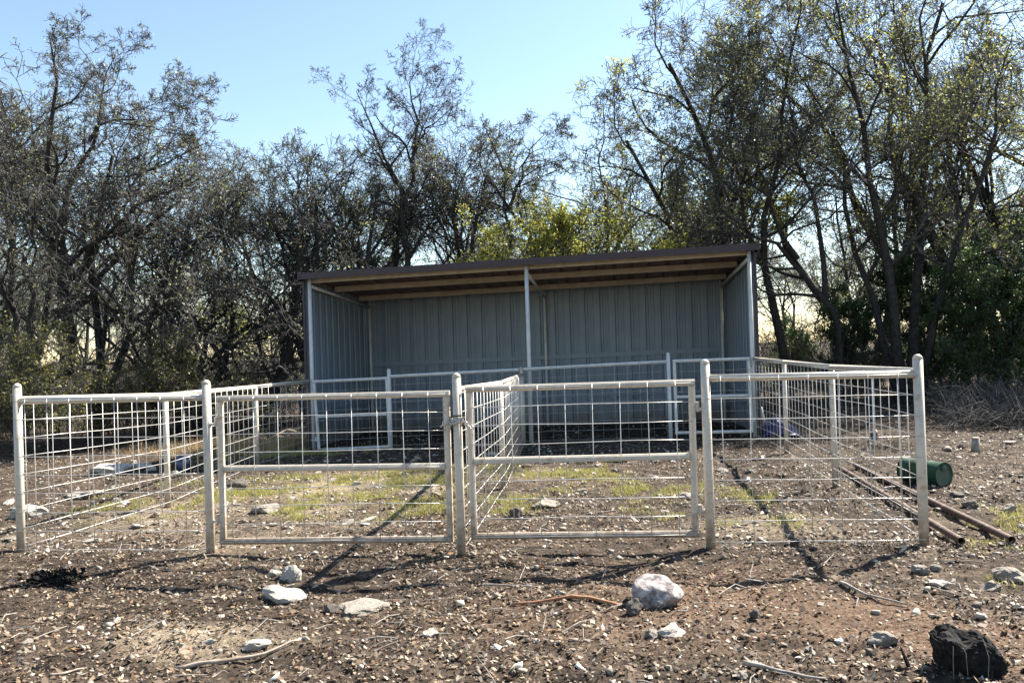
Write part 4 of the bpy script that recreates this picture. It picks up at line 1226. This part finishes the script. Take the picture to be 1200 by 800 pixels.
# ------------------------------------------------------------------ pipes, drum, tub and other items
def ground_pipe(a, b, r, label):
    A, B = pix(*a), pix(*b)
    A.z = max(float(gzf(A.x, A.y)), float(gz(A.x, A.y))) + r; B.z = float(gzf(B.x, B.y)) + r + 0.005
    mid = A.lerp(B, .5); up_ = max(0, max(float(gzf(A.lerp(B, i / 20).x, A.lerp(B, i / 20).y)) + r * 0.6 - A.lerp(B, i / 20).z for i in range(21)))
    A.z += up_; B.z += up_
    d = (B - A).normalized()
    t = thing('steel_pipe', label, 'pipe', B, 'rusty pipes by the right fence')
    mb = MB(); s = 16
    ref = d.cross(Vector((0, 0, 1))).normalized(); ref2 = ref.cross(d)
    for p, rr in ((A, r), (B, r), (B, r * .84), (B - d * 0.25, r * .84)):
        for j in range(s):
            an = 6.2832 * j / s
            mb.v.append(p + (ref * math.cos(an) + ref2 * math.sin(an)) * rr)
    for i in range(3):
        for j in range(s): mb.f.append((i * s + j, i * s + (j + 1) % s, (i + 1) * s + (j + 1) % s, (i + 1) * s + j))
    mb.f.append(tuple(range(s))[::-1])
    mb.build('pipe_wall', 'rust', t, False)
    MB().tube([B - d * 0.24, B - d * 0.2], r * .8, s).build('bore_shade_plug', 'dark', t)  # solid dark plug, painted shade deep in the pipe
ground_pipe((985, 552), (1127, 640), 0.026, 'rusty steel pipe lying closest to the right side fence')
ground_pipe((1002, 548), (1186, 638), 0.026, 'rusty steel pipe lying further right, towards the green drum')

def lathe(c, ax, prof, sides=28):
    """prof: list of (distance along axis, radius)"""
    ax = ax.normalized(); a = ax.cross(Vector((0, 0, 1)))
    if a.length < .1: a = Vector((1, 0, 0))
    a.normalize(); b = a.cross(ax); mb = MB()
    for s, r in prof:
        for j in range(sides):
            an = 6.28318 * j / sides
            mb.v.append(c + ax * s + (a * math.cos(an) + b * math.sin(an)) * r)
    for i in range(len(prof) - 1):
        for j in range(sides): mb.f.append((i * sides + j, (i + 1) * sides + j, (i + 1) * sides + (j + 1) % sides, i * sides + (j + 1) % sides))
    return mb
dp = pix(1109, 571); dd = (dp - CAM).dot(fwd); dr_ = 14.5 * dd / FPX
dax = Vector((-0.52, 0.85, 0)).normalized(); dc = Vector((dp.x, dp.y + dr_ * .3, dp.z + dr_ * 0.97))
t = thing('steel_drum', 'green drum lying on its side behind the right corner post', 'drum', (dc.x, dc.y, dp.z))
LD = 0.44
mb = lathe(dc, dax, [(0, dr_ * .99), (0, dr_ * 1.04), (.012, dr_ * 1.04), (.016, dr_), (LD * .3, dr_), (LD * .32, dr_ * 1.03), (LD * .35, dr_ * 1.03), (LD * .37, dr_), (LD * .63, dr_), (LD * .65, dr_ * 1.03), (LD * .68, dr_ * 1.03), (LD * .7, dr_), (LD - .015, dr_), (LD - .012, dr_ * 1.04), (LD, dr_ * 1.04), (LD, dr_ * .95), (LD - .02, dr_ * .94), (LD - .02, 0.001)])
mb.build('shell', 'green_paint', t, True)
lathe(dc, dax, [(0.0, dr_ * .985), (.014, dr_ * .97), (.018, dr_ * .9), (.012, dr_ * .5), (.012, 0.001)]).build('lid', 'green_lid', t, True)
lathe(dc + Vector((0, 0, dr_ * .55)), -dax, [(-.014, .03), (.004, .03), (.006, .022), (.006, .001)], 12).build('bung', 'green_lid', t, True)
# steel stake beyond the right fence
sp_ = pix(1025, 517)
o = MB(); zt = zat(440, sp_)
o.box((sp_.x - .018, sp_.y - .003, sp_.z - .2), (sp_.x + .018, sp_.y + .003, zt)).box((sp_.x - .003, sp_.y + .0032, sp_.z - .2), (sp_.x + .003, sp_.y + .03, zt - .004))
st_ = thing('steel_stake', 'thin grey steel stake standing beyond the right side fence', 'stake', sp_)
o.build('shaft', 'pipe_shade_grey', st_)
MB().box((sp_.x - .05, sp_.y + .001 + .0305, sp_.z + .02), (sp_.x + .05, sp_.y + .036, sp_.z + .12)).build('anchor_plate', 'rust', st_)

# little cut stump
cp = pix(1143, 528); cdist = (cp - CAM).dot(fwd); cr_ = 4.2 * cdist / FPX; chh = 15 * cdist / FPX
t = thing('cut_stump', 'short pale cut stump standing among litter at far right', 'stump', cp)
MB().tube([cp + Vector((0, 0, -.05)), cp + Vector((.004, 0, chh * .3)), cp + Vector((.012, 0, chh))], [cr_ * 1.25, cr_ * 1.02, cr_ * .95], 12, True).build('stem', 'stick_grey', t, True)
MB().tube([cp + Vector((.012, 0, chh + .001)), cp + Vector((.012, 0, chh + .008))], [cr_ * .97, cr_ * .85], 12).build('cut_face', 'cut_wood', t, True)

# blue bucket in the shade at left
bpt = pix(215, 552); bd_ = (bpt - CAM).dot(fwd); br = 9 * bd_ / FPX; bh = 17 * bd_ / FPX
t = thing('bucket', 'small blue bucket in the dark shade left of the shed', 'bucket', bpt)
lathe(bpt, Vector((0, 0, 1)), [(0, .001), (0, br * .8), (bh, br), (bh, br * .93), (.01, br * .74), (.01, .001)], 20).build('pail', 'blue_bucket', t, True)
lathe(bpt, Vector((0, 0, 1)), [(bh - .02, br * 1.0), (bh - .015, br * 1.08), (bh + .004, br * 1.08), (bh + .004, br * .95)], 20).build('rim', 'blue_bucket', t, True)
mb = MB(); hp_ = [bpt + Vector((math.cos(a) * br * 1.05, -0.02 - .04 * math.sin(a), bh - .02 - math.sin(a) * bh * .45)) for a in [math.pi * i / 10 for i in range(11)]]
mb.tube(hp_, .003, 6).build('bail', 'wire', t, True)

# blue tarp heap and white pole by the right shed wall
tp0 = pix(915, 513)
def tarp():
    R = np.random.default_rng(4); n = 34
    u, v = np.meshgrid(np.linspace(-1, 1, n), np.linspace(-1, 1, n))
    rr = np.sqrt(u * u + v * v)
    h = 0.28 * np.clip(1 - rr ** 1.6, 0, 1) ** .7
    cr = np.abs(vnoise(u * 3 + 7, v * 3, 61)) * .22 + np.abs(vnoise(u * 7, v * 7, 62)) * .10
    X = tp0.x + u * .32 + vnoise(u * 2, v * 2, 63) * .1; Y = tp0.y + .25 + v * .25 + vnoise(u * 2, v * 2, 64) * .1
    Z = gz(X, Y) + 0.02 + h * (1 - cr) - cr * .22 * (h > 0.05) + 0.02
    i = np.arange(n * n).reshape(n, n)
    F = np.stack([i[:-1, :-1], i[:-1, 1:], i[1:, 1:], i[1:, :-1]], -1).reshape(-1, 4)
    me = np_mesh('tarp', np.stack([X - tp0.x, Y - tp0.y, Z - tp0.z], -1).reshape(-1, 3), F, 'blue', None, False)
    o = link(bpy.data.objects.new('tarp', me)); o.location = tp0
    sm = o.modifiers.new('thickness', 'SOLIDIFY'); sm.thickness = 0.006
    tag(o, 'crumpled blue tarp heaped beside the right shed wall', 'tarp')
tarp()
wp = pix(897, 506)
o = MB().tube([wp + Vector((.02, .02, 0)), wp + Vector((-.05, .06, .42))], .022, 10).build('plastic_tube', 'white_plastic', None, True, shift=tuple(wp))
tag(o, 'short white plastic tube leaning beside the blue tarp', 'tube')

# charred stump in the foreground
sc0 = pix(1152, 798)
def charred():
    t = thing('charred_stump', 'black charred hollow stump in the bottom right corner', 'stump', sc0)
    from mathutils import noise as mn
    R = random.Random(3)
    bm = bmesh.new(); bmesh.ops.create_icosphere(bm, subdivisions=5, radius=1)
    for v in bm.verts:
        p = v.co.copy()
        q = Vector((math.copysign(abs(p.x) ** .6, p.x), math.copysign(abs(p.y) ** .6, p.y), math.copysign(abs(p.z) ** .5, p.z)))
        a = math.atan2(q.y, q.x); rr = math.hypot(q.x, q.y)
        top = max(0, q.z)
        rad = 1 + 0.34 * mn.noise(Vector((math.cos(a) * 1.3, math.sin(a) * 1.3, q.z * .5))) + 0.10 * mn.noise(Vector((math.cos(a) * 6, math.sin(a) * 6, q.z * 1.2))) + .06 * mn.noise(p * 11)
        z = q.z * (1 + .5 * mn.noise(Vector((q.x * 1.7 + 4, q.y * 1.7, 1))) + .16 * mn.noise(Vector((q.x * 5, q.y * 5, 3))) + .07 * mn.noise(p * 14)) if q.z > 0 else q.z
        z -= 0.22 * (q.x + .3) * (q.z > 0) * min(1, top)
        z -= 0.75 * max(0, 1 - rr * 1.7) * top
        v.co = Vector((q.x * rad * .125, q.y * rad * .115, z * .082))
    mb = MB(); mb.v = [sc0 + Vector((0, .12, .07)) + v.co for v in bm.verts]; mb.f = [tuple(v.index for v in f.verts) for f in bm.faces]; bm.free()
    mb.build('burnt_shell', 'char', t)
    for i in range(4):                       # splinters and bark scraps leaning on it
        a = R.uniform(3.3, 6.1); q = .21 + R.uniform(0, .05)
        b = sc0 + Vector((math.cos(a) * q, .18 + math.sin(a) * q * .85, 0))
        e = b + Vector((R.uniform(-.05, .05), R.uniform(.01, .05), R.uniform(.03, .08)))
        MB().tube([b, b.lerp(e, .5) + Vector((R.uniform(-.008, .008), 0, 0)), e], [.010, .008, .003], 5).build('splinter', 'char', t)
charred()
for i, (a, b, c) in enumerate((((1118, 797), (1117, 775), (1117, 757)), ((1135, 797), (1132, 765), (1120, 742)), ((1158, 799), (1159, 770), (1152, 748)))):
    base = pix(a[0], a[1] + 2); pl_a, pl_b = base, base + camx
    pts = [base] + [onplane(q[0], q[1], pl_a, pl_b) for q in (b, c)]
    o = MB().tube(pts, [.0016, .0013, .0008], 6).build('dry_stem', 'stick_grey', None, True, shift=tuple(base))
    tag(o, ('short pale dry stem standing left before the charred stump', 'tallest pale dry stem, bending left before the charred stump', 'pale dry stem standing right before the charred stump')[i], 'plant stem')

# dark clump of dead brush at left
def brush_clump(px, py, wpx, label, seed):
    c = pix(px, py); d = (c - CAM).dot(fwd); w = wpx * d / FPX
    R = np.random.default_rng(seed); n = 420
    P0 = np.stack([R.normal(0, w * .18, n), R.normal(0, w * .14, n), R.uniform(0, .03, n)], 1)
    dv = R.normal(0, 1, (n, 3)); dv[:, 2] = np.abs(dv[:, 2]) * .35; dv *= (R.uniform(.03, .11, n) / np.linalg.norm(dv, axis=1))[:, None]
    P3 = np.stack([P0, P0 + dv * .5 + R.normal(0, .012, (n, 3)), P0 + dv], 1)
    V, F = polys_to_mesh([(P3, np.outer(R.uniform(.003, .007, n), [1, .8, .4]), 4)])
    m2 = 500; C = np.stack([R.normal(0, w * .2, m2), R.normal(0, w * .15, m2), np.abs(R.normal(0, .03, m2)) + .01], 1)
    LV, LF, LC = leaf_quads(C, .045, R, [(.02, .016, .013)])
    me = np_mesh('brush_clump', np.concatenate([V, LV]), np.concatenate([F, LF + len(V)]), 'char')
    o = link(bpy.data.objects.new('brush_clump', me)); o.location = (c.x, c.y, float(gzf(c.x, c.y)))
    tag(o, label, 'brush')
brush_clump(64, 682, 62, 'dark clump of dead brush before the left front panel', 5)
